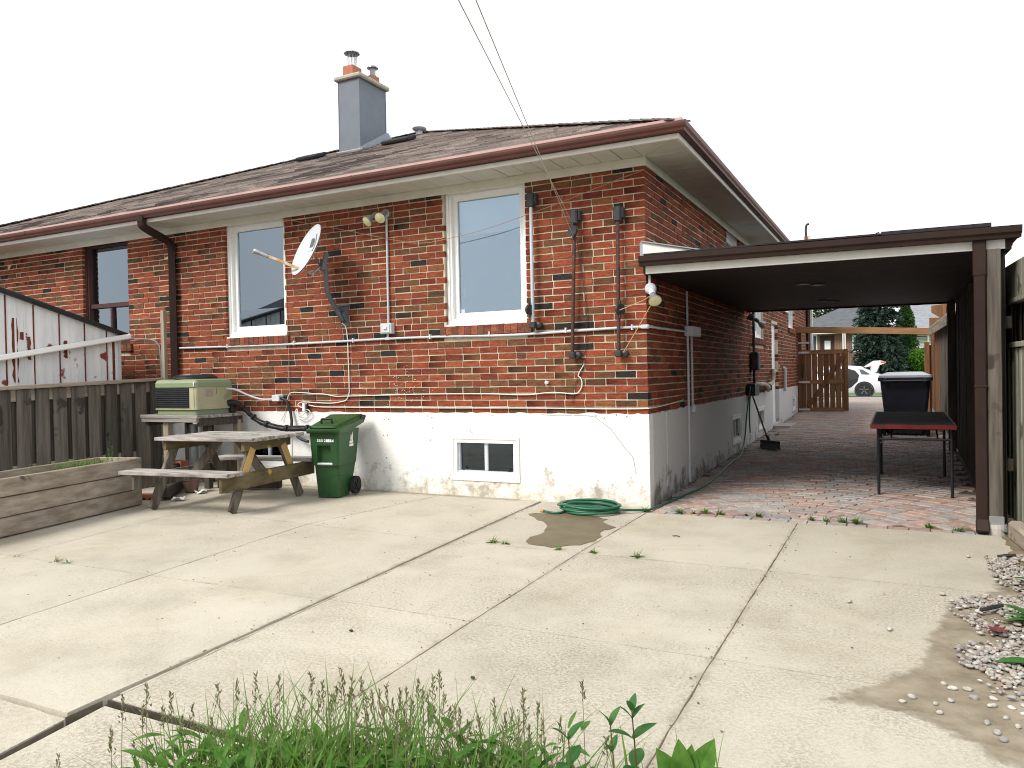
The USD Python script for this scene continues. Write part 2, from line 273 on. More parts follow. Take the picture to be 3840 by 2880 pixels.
def foundation_mat(name, paint, peel, amount):
    """painted parging: flaked and stained, more towards the ground"""
    N = {'g': ('geometry', {}), 's': ('separate_xyz', {}),
         'n': ('noise_texture', {'scale': 5.5, 'detail': 9., 'roughness': .68}), 'f': ('noise_texture', {'scale': 38., 'detail': 5., 'roughness': .6}),
         'zr': ('map_range', {'from_min': 0., 'from_max': .42, 'to_min': .16+amount, 'to_max': -.16+amount, 'clamp': True}),
         'ad': ('math', {'math_type': 'add'}), 'fm': ('math', {'math_type': 'multiply_add', 'value2': .16, 'value3': -.08}), 'ad2': ('math', {'math_type': 'add'}),
         'r': ('rgb_ramp', {'ramp': [(.545, (0,0,0)), (.60, (.5,.5,.5)), (.70, (1,1,1))]}),
         'pc': ('rgb_ramp', {'ramp': [(.4, paint), (.7, tuple(x*.93 for x in paint))]}), 'cc': ('rgb_ramp', {'ramp': [(.38, peel), (.5, tuple(x*1.25 for x in peel)), (.62, tuple(x*.8 for x in peel))]}),
         'm': ('mix_color', {}), 'p': ('principled_bsdf', {'roughness': .9, 'specular_ior_level': .15}),
         'nb': ('noise_texture', {'scale': 70., 'detail': 5.}), 'bh': ('math', {'math_type': 'multiply_add', 'value2': -.8}), 'b': ('bump', {'strength': .45, 'distance': .008})}
    L = [('g.position','s.vector'), ('g.position','n.vector'), ('g.position','f.vector'), ('g.position','nb.vector'), ('s.z','zr.value'), ('n.fac','ad.value1'), ('zr.result','ad.value2'),
         ('f.fac','fm.value1'), ('fm.value','ad2.value1'), ('ad.value','ad2.value2'), ('ad2.value','r.fac'), ('f.fac','pc.fac'), ('n.fac','cc.fac'),
         ('r.color','m.fac'), ('pc.color','m.a'), ('cc.color','m.b'), ('m.result','p.base_color'), ('r.color','bh.value1'), ('nb.fac','bh.value3'), ('bh.value','b.height'), ('b.normal','p.normal')]
    return usdkit.material(stage, '/World/Looks/'+name, N, L, surface='p.BSDF')
M['found'] = foundation_mat('painted_parging', (.715,.71,.69), (.47,.435,.36), .018)
M['found_side'] = foundation_mat('shade_grey_parging', (.55,.545,.53), (.22,.21,.185), .035)  # carport shade is put into the greyer paint; dark patches are unpainted
def glassmat(name, tint, base=.10, rough=.0):
    return usdkit.material(stage, '/World/Looks/'+name, {'f': ('fresnel', {'IOR': 1.5}), 'mr': ('map_range', {'from_min': .04, 'from_max': 1., 'to_min': base, 'to_max': 1.}),
        't': ('transparent_bsdf', {'color': (.80,.86,.88)}), 'g': ('glossy_bsdf', {'color': tint, 'roughness': rough}), 'm': ('mix_closure', {})},
        [('f.fac','mr.value'), ('mr.result','m.fac'), ('t.BSDF','m.closure1'), ('g.BSDF','m.closure2')], surface='m.closure')
M['pane'] = glassmat('window_pane', (.76,.89,1.0), .26)
M['low_pane'] = glassmat('basement_pane', (.8,.9,1.0), .045)
M['room'] = mat('dark_room', (.10,.11,.12), rough=.9)
M['curtain'] = mat('white_blind', (.66,.70,.74), (.60,.64,.68), 3, rough=.8)
M['carpaint'] = mat('white_car_paint', (.62,.62,.63), rough=.25, spec=.5, coat=.6)
M['carglass'] = mat('car_glass', (.05,.07,.075), rough=.08, spec=.8)
M['far_curtain'] = mat('far_curtain', (.50,.58,.56), rough=.8)
M['tail'] = mat('tail_light', (.55,.03,.02), rough=.2, spec=.6)
M['carin'] = mat('car_interior', (.02,.02,.022), rough=.7)
M['far_brick'] = usdkit.material(stage, '/World/Looks/far_brick', {'g': ('geometry', {}), 'mp': ('mapping', {'rotation': (math.pi/2,0,0)}), 'b': ('brick_texture', {'scale': 1., 'brick_width': .21, 'row_height': .07, 'mortar_size': .008, 'color1': (.15,.05,.034), 'color2': (.09,.036,.026), 'mortar': (.30,.25,.2)}), 'p': ('principled_bsdf', {'roughness': .9})},
    [('g.position','mp.vector'), ('mp.vector','b.vector'), ('b.color','p.base_color')], surface='p.BSDF')
M['far_paver'] = usdkit.material(stage, '/World/Looks/far_paver', {'g': ('geometry', {}), 'b': ('brick_texture', {'scale': 1., 'brick_width': .2, 'row_height': .1, 'mortar_size': .006, 'color1': (.40,.29,.24), 'color2': (.36,.33,.30), 'mortar': (.18,.15,.12)}), 'n': ('noise_texture', {'scale': .8, 'detail': 5.}), 'm': ('mix_color', {'blend_type': 'multiply', 'fac': .4}), 'p': ('principled_bsdf', {'roughness': .9})},
    [('g.position','b.vector'), ('g.position','n.vector'), ('b.color','m.a'), ('n.fac','m.b'), ('m.result','p.base_color')], surface='p.BSDF')
M['far_roof'] = mat('dark_grey_shingle', (.075,.08,.092), (.11,.117,.13), 3, (1,1,4), .95, .4, 12)
M['pale_roof'] = mat('pale_grey_shingle', (.18,.19,.21), (.25,.26,.28), 3, (1,1,4), .95, .4, 12)
M['siding'] = mat('pale_siding', (.58,.57,.54), (.52,.51,.48), 3, rough=.7)

# ================================================================ GROUND
ys = [-400,-60,-20,-6,-.2,4,8,11.2,14,22,26,34,37,46,60,400]
def strip(x0, x1, ys_, dz, n=2):
    xs = np.linspace(x0, x1, n); V = [[x, y, gz(y)+dz] for y in ys_ for x in xs]; F = []
    for i in range(len(ys_)-1):
        for j in range(n-1):
            a = i*n+j; F += [[a, a+1, a+n+1], [a, a+n+1, a+n]]
    return trimesh.Trimesh(A(V, float), A(F), process=False)
part('/World', 'ground', strip(-400, 400, ys, -.09), M['soil'], kind='structure')
part('/World', 'lawn', strip(-400, 400, [33.9,37,46,60,400], -.03), M['lawn'], kind='structure')
part('/World', 'front_lawn', [strip(-80, -.6, [13.6,14,22,24.6], -.04), strip(3.4, 80, [13.6,14,22,24.6], -.04)], M['lawn'], kind='structure')
part('/World', 'road', strip(-200, 200, [25.9,26,34,34.2], -.02, 2), M['asphalt'], kind='structure')
part('/World', 'pavement', strip(-200, 200, [24.6,25.9], -.012, 2), M['sidewalk'], kind='structure')
def wob(poly_pts, amp=.004, step=.12, seed=0):
    """a polygon whose edges are subdivided and slightly uneven"""
    r = np.random.default_rng(seed); out = []
    for i, a in enumerate(poly_pts):
        b = poly_pts[(i+1) % len(poly_pts)]; a, b = A(a, float), A(b, float); n = max(1, int(np.linalg.norm(b-a)/step))
        for k in range(n): out.append(a+(b-a)*k/n+r.normal(0, amp, 2)*(k > 0))
    p = Polygon(out); return p if p.is_valid else p.buffer(0)
patio = thing('patio', kind='structure')
part(patio, 'joint_bed', box(-6.2, 2.75, -5.65, -.004, -.08, -.034), M['joint'])
xc = lambda y: -1.065+(y+.25)*(-.067)                # the crack between old and new slabs
xj = lambda y: -2.447+(y+1.734)*(-.134)              # a joint of the older part
xk = lambda y: -3.86+(y+2.3)*(-.15)
j1l = lambda x: -1.765+(x+2.302)*(-.066)             # cross joint of the older part
def slab(pts, m, i, z=0., th=.05, tilt=(0,0)):
    p = wob(pts, .0019, .10, i).buffer(-.0036)
    s = prism(p, z-th, z); s.vertices[:, 2] += s.vertices[:, 0]*0+rng.normal(0, .0006)
    return part(patio, 'slab', s, m)
cr, crr, g = M['concrete'], M['concrete_rough'], 0
old = [[(xj(-.01)+.5-.0, -.01), (xc(-.01), -.01), (xc(-1.75), -1.845), (xj(-1.76), j1l(-2.44))],
       [(-4.9, -.01), (xj(-.01)+.5, -.01), (xj(-1.76), j1l(-2.44)), (xk(-1.6)-.02, j1l(-3.9))],
       [(-6.2, -.01), (-4.9, -.01), (xk(-1.6)-.02, j1l(-3.9)), (-6.2, -1.5)],
       [(xj(-1.76), j1l(-2.44)), (xc(-1.75), -1.845), (xc(-3.39), -3.40), (-2.235, -3.43)],
       [(xk(-1.6)-.02, j1l(-3.9)), (xj(-1.76), j1l(-2.44)), (-2.235, -3.43), (-3.66, -3.46)],
       [(-6.2, -1.5), (xk(-1.6)-.02, j1l(-3.9)), (-3.66, -3.46), (-6.2, -3.5)],
       [(-2.235, -3.43), (xc(-3.39), -3.40), (xc(-4.77)-.005, -4.915), (-2.03, -4.93)],
       [(-3.66, -3.46), (-2.235, -3.43), (-2.03, -4.93), (-3.45, -4.95)],
       [(-6.2, -3.5), (-3.66, -3.46), (-3.45, -4.95), (-6.2, -4.95)]]
for i, p in enumerate(old): slab(p, cr, 10+i, .003)
new = [[(xc(-.01)+.026, -.01), (.035, -.01), (.045, -1.83), (xc(-1.83)+.026, -1.85)],
       [(.04, -.225), (1.285, -.225), (1.287, -1.83), (.045, -1.83)],
       [(1.285, -.225), (2.72, -.225), (2.72, -1.25), (2.56, -1.35), (2.53, -1.84), (1.287, -1.83)],
       [(xc(-1.83)+.026, -1.85), (.045, -1.83), (.09, -3.385), (xc(-3.39)+.026, -3.375)],
       [(.045, -1.83), (1.287, -1.83), (1.292, -3.395), (.09, -3.385)],
       [(1.287, -1.83), (2.53, -1.84), (2.30, -2.35), (2.2, -2.75), (2.15, -3.41), (1.292, -3.395)],
       [(xc(-3.39)+.026, -3.375), (.09, -3.385), (.14, -4.75), (xc(-4.77)+.026, -4.76)],
       [(.09, -3.385), (1.292, -3.395), (1.30, -4.75), (.14, -4.75)],
       [(1.292, -3.395), (2.15, -3.41), (2.2, -3.7), (2.62, -4.0), (2.7, -4.75), (1.30, -4.75)]]
for i, p in enumerate(new): slab(p, crr if i > 2 else cr, 30+i, 0.)
# the strip of broken edge beside the crack, and the lower slabs in front
e = wob([(xc(-.3)+.002, -.3), (xc(-.3)+.017, -.3), (xc(-4.7)+.018, -4.7), (xc(-4.7)+.003, -4.7)], .0025, .07, 77)
part(patio, 'slab_edge', prism(e, -.05, -.004), cr)
low = [[(-6.2, -4.962), (-.745, -4.93), (-.69, -5.2), (-.62, -5.6), (-6.2, -5.6)], [(-.735, -4.785), (.10, -4.785), (.03, -5.0), (.07,-5.2), (.0, -5.6), (-.60, -5.6)]]
for i, p in enumerate(low): slab(p, crr, 60+i, -.004 if i == 0 else -.012)
part(patio, 'dirty_face', prism(wob([(-.745,-4.768),(.13,-4.768),(.13,-4.759),(-.745,-4.759)], .0015, .05, 4), -.05, -.003), M['dirt_dark'])  # thin dark strip set along the step of the slab
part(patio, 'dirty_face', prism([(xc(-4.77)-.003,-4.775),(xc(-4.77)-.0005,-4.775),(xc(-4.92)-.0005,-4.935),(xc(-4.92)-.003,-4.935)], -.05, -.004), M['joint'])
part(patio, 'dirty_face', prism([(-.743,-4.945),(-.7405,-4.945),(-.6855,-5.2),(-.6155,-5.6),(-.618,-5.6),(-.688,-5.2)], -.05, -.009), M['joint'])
part('/World', 'garden_bed', [box(.02, 3.2, -9, -4.80, -.07, -.034), box(-6.2, -.2, -9, -5.62, -.07, -.04)], M['soil'], kind='structure')
soil = Polygon([(2.5,-1.15),(2.46,-1.8),(2.40,-1.9),(2.21,-2.2),(2.19,-2.4),(2.12,-2.68),(2.08,-3.1),(1.93,-3.36),(1.74,-3.64),(2.02,-3.66),(2.2,-3.80),(2.42,-4.1),(3.3,-4.4),(3.3,-1.1)])
gxs, gys = np.arange(1.55, 3.2, .025), np.arange(-4.4, -1.0, .025); V = []; T_ = []
for yy in gys:
    for xx in gxs:
        d_ = soil.exterior.distance(Point(xx, yy))*(1 if soil.contains(Point(xx, yy)) else -1); V.append((xx, yy, .0045)); T_.append(np.clip(.5+d_/.16, 0, 1))
nx_ = len(gxs); F = [[j*nx_+i, j*nx_+i+1, (j+1)*nx_+i+1] for j in range(len(gys)-1) for i in range(nx_-1)]+[[j*nx_+i, (j+1)*nx_+i+1, (j+1)*nx_+i] for j in range(len(gys)-1) for i in range(nx_-1)]
F = [f for f in F if max(T_[k] for k in f) > .02]
M['sand_edge'] = usdkit.material(stage, '/World/Looks/drifted_sand', {'at': ('attribute', {'attribute': 'tint'}), 'sep': ('separate_color', {}), 'g': ('geometry', {}), 'n': ('noise_texture', {'scale': 11., 'detail': 8., 'roughness': .7}),
    'ma': ('math', {'math_type': 'multiply_add', 'value2': 1.3, 'value3': -.65}), 'ad': ('math', {'math_type': 'add'}), 'r': ('rgb_ramp', {'ramp': [(.48, (0,0,0)), (.74, (.6,.6,.6)), (.95, (.9,.9,.9))]}),
    'n2': ('noise_texture', {'scale': 6., 'detail': 8.}), 'cr': ('rgb_ramp', {'ramp': [(.35, (.205,.17,.12)), (.65, (.33,.285,.215))]}), 'p': ('principled_bsdf', {'roughness': .95, 'specular_ior_level': .1}), 't': ('transparent_bsdf', {}), 'm': ('mix_closure', {}),
    'nb': ('noise_texture', {'scale': 120., 'detail': 4.}), 'b': ('bump', {'strength': .6, 'distance': .006})},
    [('at.color','sep.color'), ('g.position','n.vector'), ('g.position','n2.vector'), ('g.position','nb.vector'), ('n.fac','ma.value1'), ('ma.value','ad.value1'), ('sep.r','ad.value2'), ('ad.value','r.fac'), ('r.color','m.fac'), ('n2.fac','cr.fac'), ('cr.color','p.base_color'), ('nb.fac','b.height'), ('b.normal','p.normal'), ('t.BSDF','m.closure1'), ('p.BSDF','m.closure2')], surface='m.closure')
part('/World', 'sandy_verge', trimesh.Trimesh(A(V), A(F), process=False), M['sand_edge'], kind='structure', tint=np.repeat(A(T_)[:, None], 3, 1))
part('/World', 'verge_base', prism(soil.buffer(-.05), -.03, -.001), M['sand'], kind='structure')
part('/World', 'side_soil', prism(wob([(2.66,-.24),(3.3,-.24),(3.3,-1.16),(2.56,-1.16),(2.60,-.9),(2.68,-.7)], .015, .06, 3), -.05, .0035), M['sand'], kind='structure')
# ---------------------------------------------------------------- driveway of pavers
drive = thing('driveway', kind='structure')
part(drive, 'bedding', strip(0.0, 2.75, [-.22,0,4,8,11.2,13.0], -.016), M['joint'])
part(drive, 'far_paving', strip(-.35, 3.2, [13.0,14,22,24.6], -.006), M['far_paver'])
pav = []
for k in range(18):                                   # soldier row along the patio
    x0 = .05+k*.1445; pav.append((Polygon([(x0+.003,-.218),(x0+.141,-.218),(x0+.141,-.112),(x0+.003,-.112)]), (x0+.07,-.165)))
cx, cyy = 1.22, -.62
for ring in range(0, 136):
    r0 = .52+ring*.101; L = .2; n = max(8, int(2*math.pi*r0/L)); off = (ring % 2)*.5+rng.random()*.15
    for k in range(n):
        a0, a1 = (k+off)*2*math.pi/n, (k+off+1)*2*math.pi/n; am = (a0+a1)/2; rm = r0+.05
        x, y = cx+rm*math.cos(am), cyy+rm*math.sin(am)
        if not (.06 < x < 2.62 and -.075 < y < 12.95): continue
        d = .0035/r0
        q = Polygon([(cx+r*math.cos(a), cyy+r*math.sin(a)) for r, a in ((r0+.003,a0+d),(r0+.003,a1-d),(r0+.098,a1-d),(r0+.098,a0+d))])
        q = q.intersection(sbox(.03, -.108, 2.66, 13))
        if q.geom_type == 'Polygon' and q.area > .002: pav.append((q, (x, y)))
pt = [(.385,.275,.235), (.35,.26,.23), (.345,.32,.30), (.31,.295,.285), (.375,.33,.30), (.41,.295,.25)]
cam2 = A([2.01,-6.67])
pav.sort(key=lambda t: np.linalg.norm(A(t[1])-cam2))
rest, rt = [], []
for i, (q, c) in enumerate(pav):
    c3 = A(pt[rng.integers(len(pt))])*(.85+.3*rng.random()); pts = A(q.exterior.coords)[:-1]; n = len(pts)
    z = gz(c[1])+rng.normal(0, .0018); ctr = pts.mean(0); top = ctr+(pts-ctr)*.955
    ring_ = lambda P, zz: np.c_[P, np.full(len(P), zz)]
    V = np.vstack([ring_(pts, z-.05), ring_(pts, z-.006), ring_(top, z)]); F = []
    for l in (0, n):
        for j in range(n):
            k = (j+1) % n; F += [[l+j, l+k, l+n+k], [l+j, l+n+k, l+n+j]]
    F += [[2*n, 2*n+j, 2*n+j+1] for j in range(1, n-1)]
    m = trimesh.Trimesh(V, A(F), process=False)
    if np.cross(pts[1]-pts[0], pts[2]-pts[1]) < 0: m.invert()
    if i < 300: part(drive, 'paver', m, M['paver'], tint=c3)
    else: rest.append(m); rt.append(np.tile(c3, (len(V), 1)))
part(drive, 'paving', cat_(rest), M['paver'], kind='stuff', tint=np.vstack(rt))

# grime that has gathered along the joints and the foundation, and darker strips under things
M['grime'] = usdkit.material(stage, '/World/Looks/joint_grime', {'at': ('attribute', {'attribute': 'tint'}), 'sep': ('separate_color', {}), 'g': ('geometry', {}), 'n': ('noise_texture', {'scale': 9., 'detail': 9., 'roughness': .75}),
    'ma': ('math', {'math_type': 'multiply_add', 'value2': 1.5, 'value3': -.75}), 'ad': ('math', {'math_type': 'add'}), 'r': ('rgb_ramp', {'ramp': [(.25, (0,0,0)), (.75, (.38,.38,.38)), (1., (.62,.62,.62))]}),
    'p': ('principled_bsdf', {'base_color': (.20,.17,.115), 'roughness': .95, 'specular_ior_level': .1}), 't': ('transparent_bsdf', {}), 'm': ('mix_closure', {})},
    [('at.color','sep.color'), ('g.position','n.vector'), ('n.fac','ma.value1'), ('ma.value','ad.value1'), ('sep.r','ad.value2'), ('ad.value','r.fac'), ('r.color','m.fac'), ('t.BSDF','m.closure1'), ('p.BSDF','m.closure2')], surface='m.closure')
def grime(pts, w, k, z=.0052):
    """a stained strip along a polyline, fading to both sides"""
    L_ = LineString(pts); n = max(2, int(L_.length/.06)); V, T_, F = [], [], []
    P_ = A([L_.interpolate(i/n, True).coords[0] for i in range(n+1)]); d_ = np.gradient(P_, axis=0); d_ /= np.linalg.norm(d_, axis=1, keepdims=True); q = np.c_[-d_[:,1], d_[:,0]]
    for i in range(n+1):
        e = min(1, min(i, n-i)/4)
        for o_, t_ in ((-1, -.6), (-.5, .25*k), (0, k), (.5, .25*k), (1, -.6)): V.append((*(P_[i]+q[i]*o_*w), z)); T_.append(t_*e-.6*(1-e) if t_ > 0 else t_)
    for i in range(n):
        for j in range(4): a = i*5+j; F += [[a, a+1, a+6], [a, a+6, a+5]]
    part(patio, 'joint_grime', trimesh.Trimesh(A(V), A(F), process=False), M['grime'], tint=np.repeat(A(T_, float)[:, None], 3, 1))
zi = iter(np.arange(.0048, .02, .0006))
for pts, w, k in (([(.05,-.25),(.05,-1.83),(.12,-4.7)], .07, .45), ([(1.287,-.24),(1.295,-4.7)], .08, .5), ([(xc(-.1),-.1),(xc(-2.4),-2.4),(xc(-4.7),-4.7)], .10, .55), ([(-.9,-1.84),(2.5,-1.84)], .06, .35), ([(-.8,-3.39),(2.1,-3.4)], .05, .25),
                  ([(xj(-.3),-.3),(xj(-1.76),-1.76),(-2.235,-3.43),(-2.03,-4.9)], .05, .3), ([(-5.8,j1l(-5.8)),(-2.4,j1l(-2.4)),(-1.0,-1.84)], .06, .35), ([(-5.8,-3.49),(-2.2,-3.43),(-.95,-3.4)], .05, .3),
                  ([(-6.0,-.06),(-1.1,-.06)], .14, .75), ([(-1.05,-.05),(.03,-.05)], .09, .6), ([(.1,-.24),(2.6,-.24)], .05, .5), ([(-4.72,-1.66),(-4.26,-3.70)], .10, .7), ([(-4.45,-1.1),(-3.4,-1.0)], .35, .25), ([(1.4,-2.6),(2.1,-2.3)], .5, .05), ([(1.6,-.9),(2.6,-.7)], .4, .2)):  # the strips under the table and along the planter are a darker tone
    grime(pts, w, k, float(next(zi)))
# ================================================================ THE HOUSE
house = thing('brick_house', 'red brick bungalow with brown gutters and a white painted foundation', 'house')
ZF, C, JT = .85, .0667, .0115                           # foundation top, course, joint
ZT = 3.15
WIN = [(-5.24, -4.29, 1.735), (-2.12, -1.195, 1.735), (-7.95, -7.01, 1.735)]          # rear openings: x0, x1, sill z
SWIN = [(3.68, 4.62, 2.40), (5.62, 6.70, 1.735), (10.02, 11.08, 2.08)]
DOOR = (7.62, 8.42, .24, 2.06)
XL, YB = -13.0, 13.5
def wall_core(x0, x1, z0, z1, holes, plane):
    p = sbox(x0, z0, x1, z1)
    for h in holes: p = p.difference(sbox(*h))
    return p
rw = part(house, 'rear_wall', prism(wall_core(XL, -.006, ZF-.02, ZT, [(a-.006, s-.09, b+.006, ZT+1) for a, b, s in WIN], 'xz'), .006, .11, 'xz'), M['mortar'])
hs = [(a-.006, s-.09, b+.006, ZT+1) for a, b, s in SWIN]+[(DOOR[0]-.006, 0, DOOR[1]+.006, DOOR[3])]
sw_m = prism(wall_core(.1105, YB, ZF-.02, ZT, hs, 'yz'), -.11, -.006, 'yz')
sw = part(house, 'side_wall', sw_m, M['mortar'])
TONES = [(.245,.060,.030), (.215,.055,.028), (.28,.078,.038), (.165,.042,.025), (.145,.066,.032), (.105,.050,.027), (.030,.027,.025), (.21,.080,.036)]
TP = A([.25,.22,.12,.11,.12,.06,.038,.08]); TP /= TP.sum()
def tone():
    return A(TONES[rng.choice(len(TONES), p=TP)])*(.85+.3*rng.random())
def runs(course, u0, u1, even):
    """bricks of a running bond course from u1 (the corner) away to u0"""
    u = u1; out = []; first = True
    while u > u0:
        L = .2036-JT if not (first and even is None) else .1
        if rng.random() < .055 and not first: L = .5*(.2036-JT)-JT/2
        out.append((max(u-L, u0), u)); u -= L+JT; first = False
    return out
def clip(segs, holes, z0, z1):
    for a, b, h0, h1 in holes:
        if z1 <= h0+.001 or z0 >= h1-.001: continue
        n = []
        for s, e in segs:
            if e <= a or s >= b: n.append((s, e)); continue
            if s < a-.03: n.append((s, a))
            if e > b+.03: n.append((b, e))
        segs = n
    return segs
def wear(m):
    m.vertices += rng.normal(0, .0011, m.vertices.shape); return m
bricks, sbr = [], []
ncr = int((ZT-ZF)/C)+1
rh = [(a, b, s-.1, 9) for a, b, s in WIN]; sh = [(a, b, s-.1, 9) for a, b, s in SWIN]+[(DOOR[0], DOOR[1], 0, DOOR[3])]
for i in range(ncr):
    z0 = ZF+i*C+.002; z1 = min(z0+C-JT, ZT)
    ev = i % 2 == 0
    segs = clip(runs(i, XL, -.0 if ev else -.1-JT, ev), rh, z0, z1)
    for s, e in segs:
        d = rng.normal(0, .0016)
        bricks.append((wear(box(s, e, d, .1, z0, z1)), ((s+e)/2, 0, (z0+z1)/2), s > -13))
    segs = [(-e, -s) for s, e in runs(i, -YB, -.1-JT if ev else 0, ev)]
    for s, e in clip(segs, sh, z0, z1):
        d = rng.normal(0, .0016); sbr.append((wear(box(-.1, d, s, e, z0, z1)), ((s+e)/2)))
camp = A([2.01,-6.67,1.24])
bricks = [b for b in bricks if b[2]]
bricks.sort(key=lambda b: np.linalg.norm(A(b[1])-camp))
rest, rt = [], []
for i, (m, c, _) in enumerate(bricks):
    t = tone(); tt = np.tile(t, (8, 1))
    if rng.random() < .12: tt[[0,3,4,7]] *= .35          # a burnt end
    if i < 300: part(rw, 'brick', m, M['brick'], tint=tt)
    else: rest.append(m); rt.append(tt)
part(rw, 'brickwork', cat_(rest), M['brick'], kind='stuff', tint=np.vstack(rt))
st = [tone() for _ in sbr]
sbr.sort(key=lambda b: b[1])
for i, (m, c) in enumerate(sbr[:60]): part(sw, 'brick', m, M['brick'], tint=st[i])
part(sw, 'brickwork', cat_([b[0] for b in sbr[60:]]), M['brick'], kind='stuff', tint=np.vstack([np.tile(t, (8, 1)) for t in st[60:]]))
# ---------------------------------------------------------------- windows
def tx(m, side):
    """built for the rear wall (x along, y inward); turned for the side wall (y along, -x inward)"""
    if side:
        v = m.vertices.copy(); m = trimesh.Trimesh(np.c_[-v[:,1], v[:,0], v[:,2]], m.faces[:, :], process=False)
    return m
def rect_frame(x0, x1, z0, z1, w, y0, y1, wb=None):
    p = sbox(x0, z0, x1, z1).difference(sbox(x0+w, z0+(wb or w), x1-w, z1-w)); return prism(p, y0, y1, 'xz')
def house_window(a, b, s, side=False, brown=False, blind=.3, label=None):
    w = thing('window', label, parent=house); t = lambda m: tx(m, side); zt = 3.085
    fm = M['brown_frame'] if brown else M['white_vinyl']
    part(w, 'frame', t(rect_frame(a, b, s, zt+.04, .055, .055, .17, .075)), fm)
    part(w, 'brickmould', t(rect_frame(a, b, s, zt+.04, .028, .04, .0545, .05)), fm)
    if brown:
        part(w, 'transom', t(cbox(a+.055, b-.055, .07, .15, 2.24, 2.30)), fm)
        part(w, 'mullion', t(cbox((a+b)/2-.02, (a+b)/2+.02, .08, .14, s+.075, 2.239)), fm)
        part(w, 'pane', t(box(a+.055, b-.055, .115, .119, s+.07, 2.24)), M['pane']); part(w, 'pane', t(box(a+.055, b-.055, .115, .119, 2.30, zt)), M['pane'])
        part(w, 'curtain', t(box(a+.06, b-.06, .15, .155, 2.305, zt)), M['white_vinyl'])
    else:
        part(w, 'sash', t(rect_frame(a+.0555, b-.0555, s+.0755, zt-.015, .05, .095, .135, .06)), fm)
        part(w, 'pane', t(box(a+.1, b-.1, .115, .119, s+.13, zt-.06)), M['pane'])
        if blind: part(w, 'blind', [t(box(a+.08, b-.08, .20+.003*(k % 2), .204+.003*(k % 2), zt-.035-.052*(k+1), zt-.035-.052*k)) for k in range(int(blind*24))], M['curtain'])
    part(w, 'dark_room', t(box(a-.3, b+.3, .9, .92, s-.3, zt+.2)), M['room'])
    sill = part(w, 'sill', t(box(a-.04, b+.04, -.022, .05, s-.094, s-.012)), M['mortar'])
    n = int(round((b-a+.12)/.074)); wd = (b-a+.12)/n
    for k in range(n):
        x0 = a-.06+k*wd
        part(sill, 'sill_brick', wear(t(box(x0+.004, x0+wd-.004, -.032+rng.normal(0,.0015), .045, s-.098, s-.004))), M['brick'], tint=A([(.25,.075,.042),(.19,.06,.04),(.15,.07,.042),(.28,.09,.05)][rng.integers(4)]))
    part(w, 'sill_strip', t(box(a+.002, b-.002, .0, .054, s-.0035, s+.012)), fm)
    return w
house_window(*WIN[0], blind=.35, label='white window beside the satellite dish')
house_window(*WIN[1], blind=.32, label='white window right of the twin flood lamp')
house_window(*WIN[2], brown=True, label='brown framed window behind the white shed')
for q in SWIN: house_window(*q, side=True, blind=0 if q[0] < 5 else .9)
# ---------------------------------------------------------------- foundation with basement windows
BW = [(-2.08, -1.305, .17, .612), (-5.0, -4.23, .19, .57)]
SBW = [(3.81, 4.5, .21, .615), (5.95, 6.62, .25, .62), (10.4, 10.95, .33, .65)]
fp = wall_core(XL, .008, -.2, ZF, [(a, z0, b, z1) for a, b, z0, z1 in BW], '')
top = [(x, ZF+rng.normal(0, .004)) for x in np.arange(XL, .008, .06)]
fp = Polygon([(XL, -.2), (.008, -.2), (.008, ZF)]+top[::-1])
for a, b, z0, z1 in BW: fp = fp.difference(sbox(a, z0, b, z1))
fnd = part(house, 'foundation', prism(fp, -.008, .12, 'xz'), M['found'])
top = [(y, ZF+rng.normal(0, .006)) for y in np.arange(.121, YB, .07)]
fp = Polygon([(.121, -.2)]+top+[(YB, ZF), (YB, -.2)])
for a, b, z0, z1 in SBW: fp = fp.difference(sbox(a, z0, b, z1))
fp = fp.difference(sbox(DOOR[0], DOOR[2], DOOR[1], 3))
part(house, 'side_foundation', prism(fp, -.12, .008, 'yz'), M['found_side'])
part(house, 'parging_ridge', tube([(.010, .56, .84), (.011, .565, .5), (.010, .56, .12)], .007, 6), M['found_side'])
for pts in ([(-.72,.835),(-.64,.832),(-.52,.825),(-.485,.80),(-.44,.77),(-.40,.74),(-.36,.715),(-.345,.70),(-.31,.655),(-.28,.615),(-.26,.58),(-.225,.54),(-.19,.50),(-.165,.475),(-.145,.44),(-.13,.40),(-.125,.36),(-.128,.33),(-.118,.305)], [(-1.06,.838),(-.95,.834),(-.86,.836),(-.74,.833)], [(-1.86,.68),(-1.84,.655),(-1.83,.64)]):
    P_ = curve([(x+rng.normal(0,.003), -.0095, z) for x, z in pts], 60); P_[:,0] += rng.normal(0,.0015,len(P_))
    part(fnd, 'crack', tube(P_, .0016, 4), M['joint'])
holes = [(-2.92,.77),(-2.86,.775),(-2.93,.60),(-2.88,.605),(-2.9,.36),(-2.36,.815),(-2.31,.80),(-2.30,.69),(-2.335,.565),(-1.6,.83),(-.5,.83),(-.3,.84),(-.2,.825),(-.42,.81)]
part(fnd, 'nail_hole', [lathe([(0,-.0012),(.007,-.0012),(.006,.001),(0,.001)], 7, (x,-.009,z), (0,-1,0)) for x, z in holes], M['joint'])
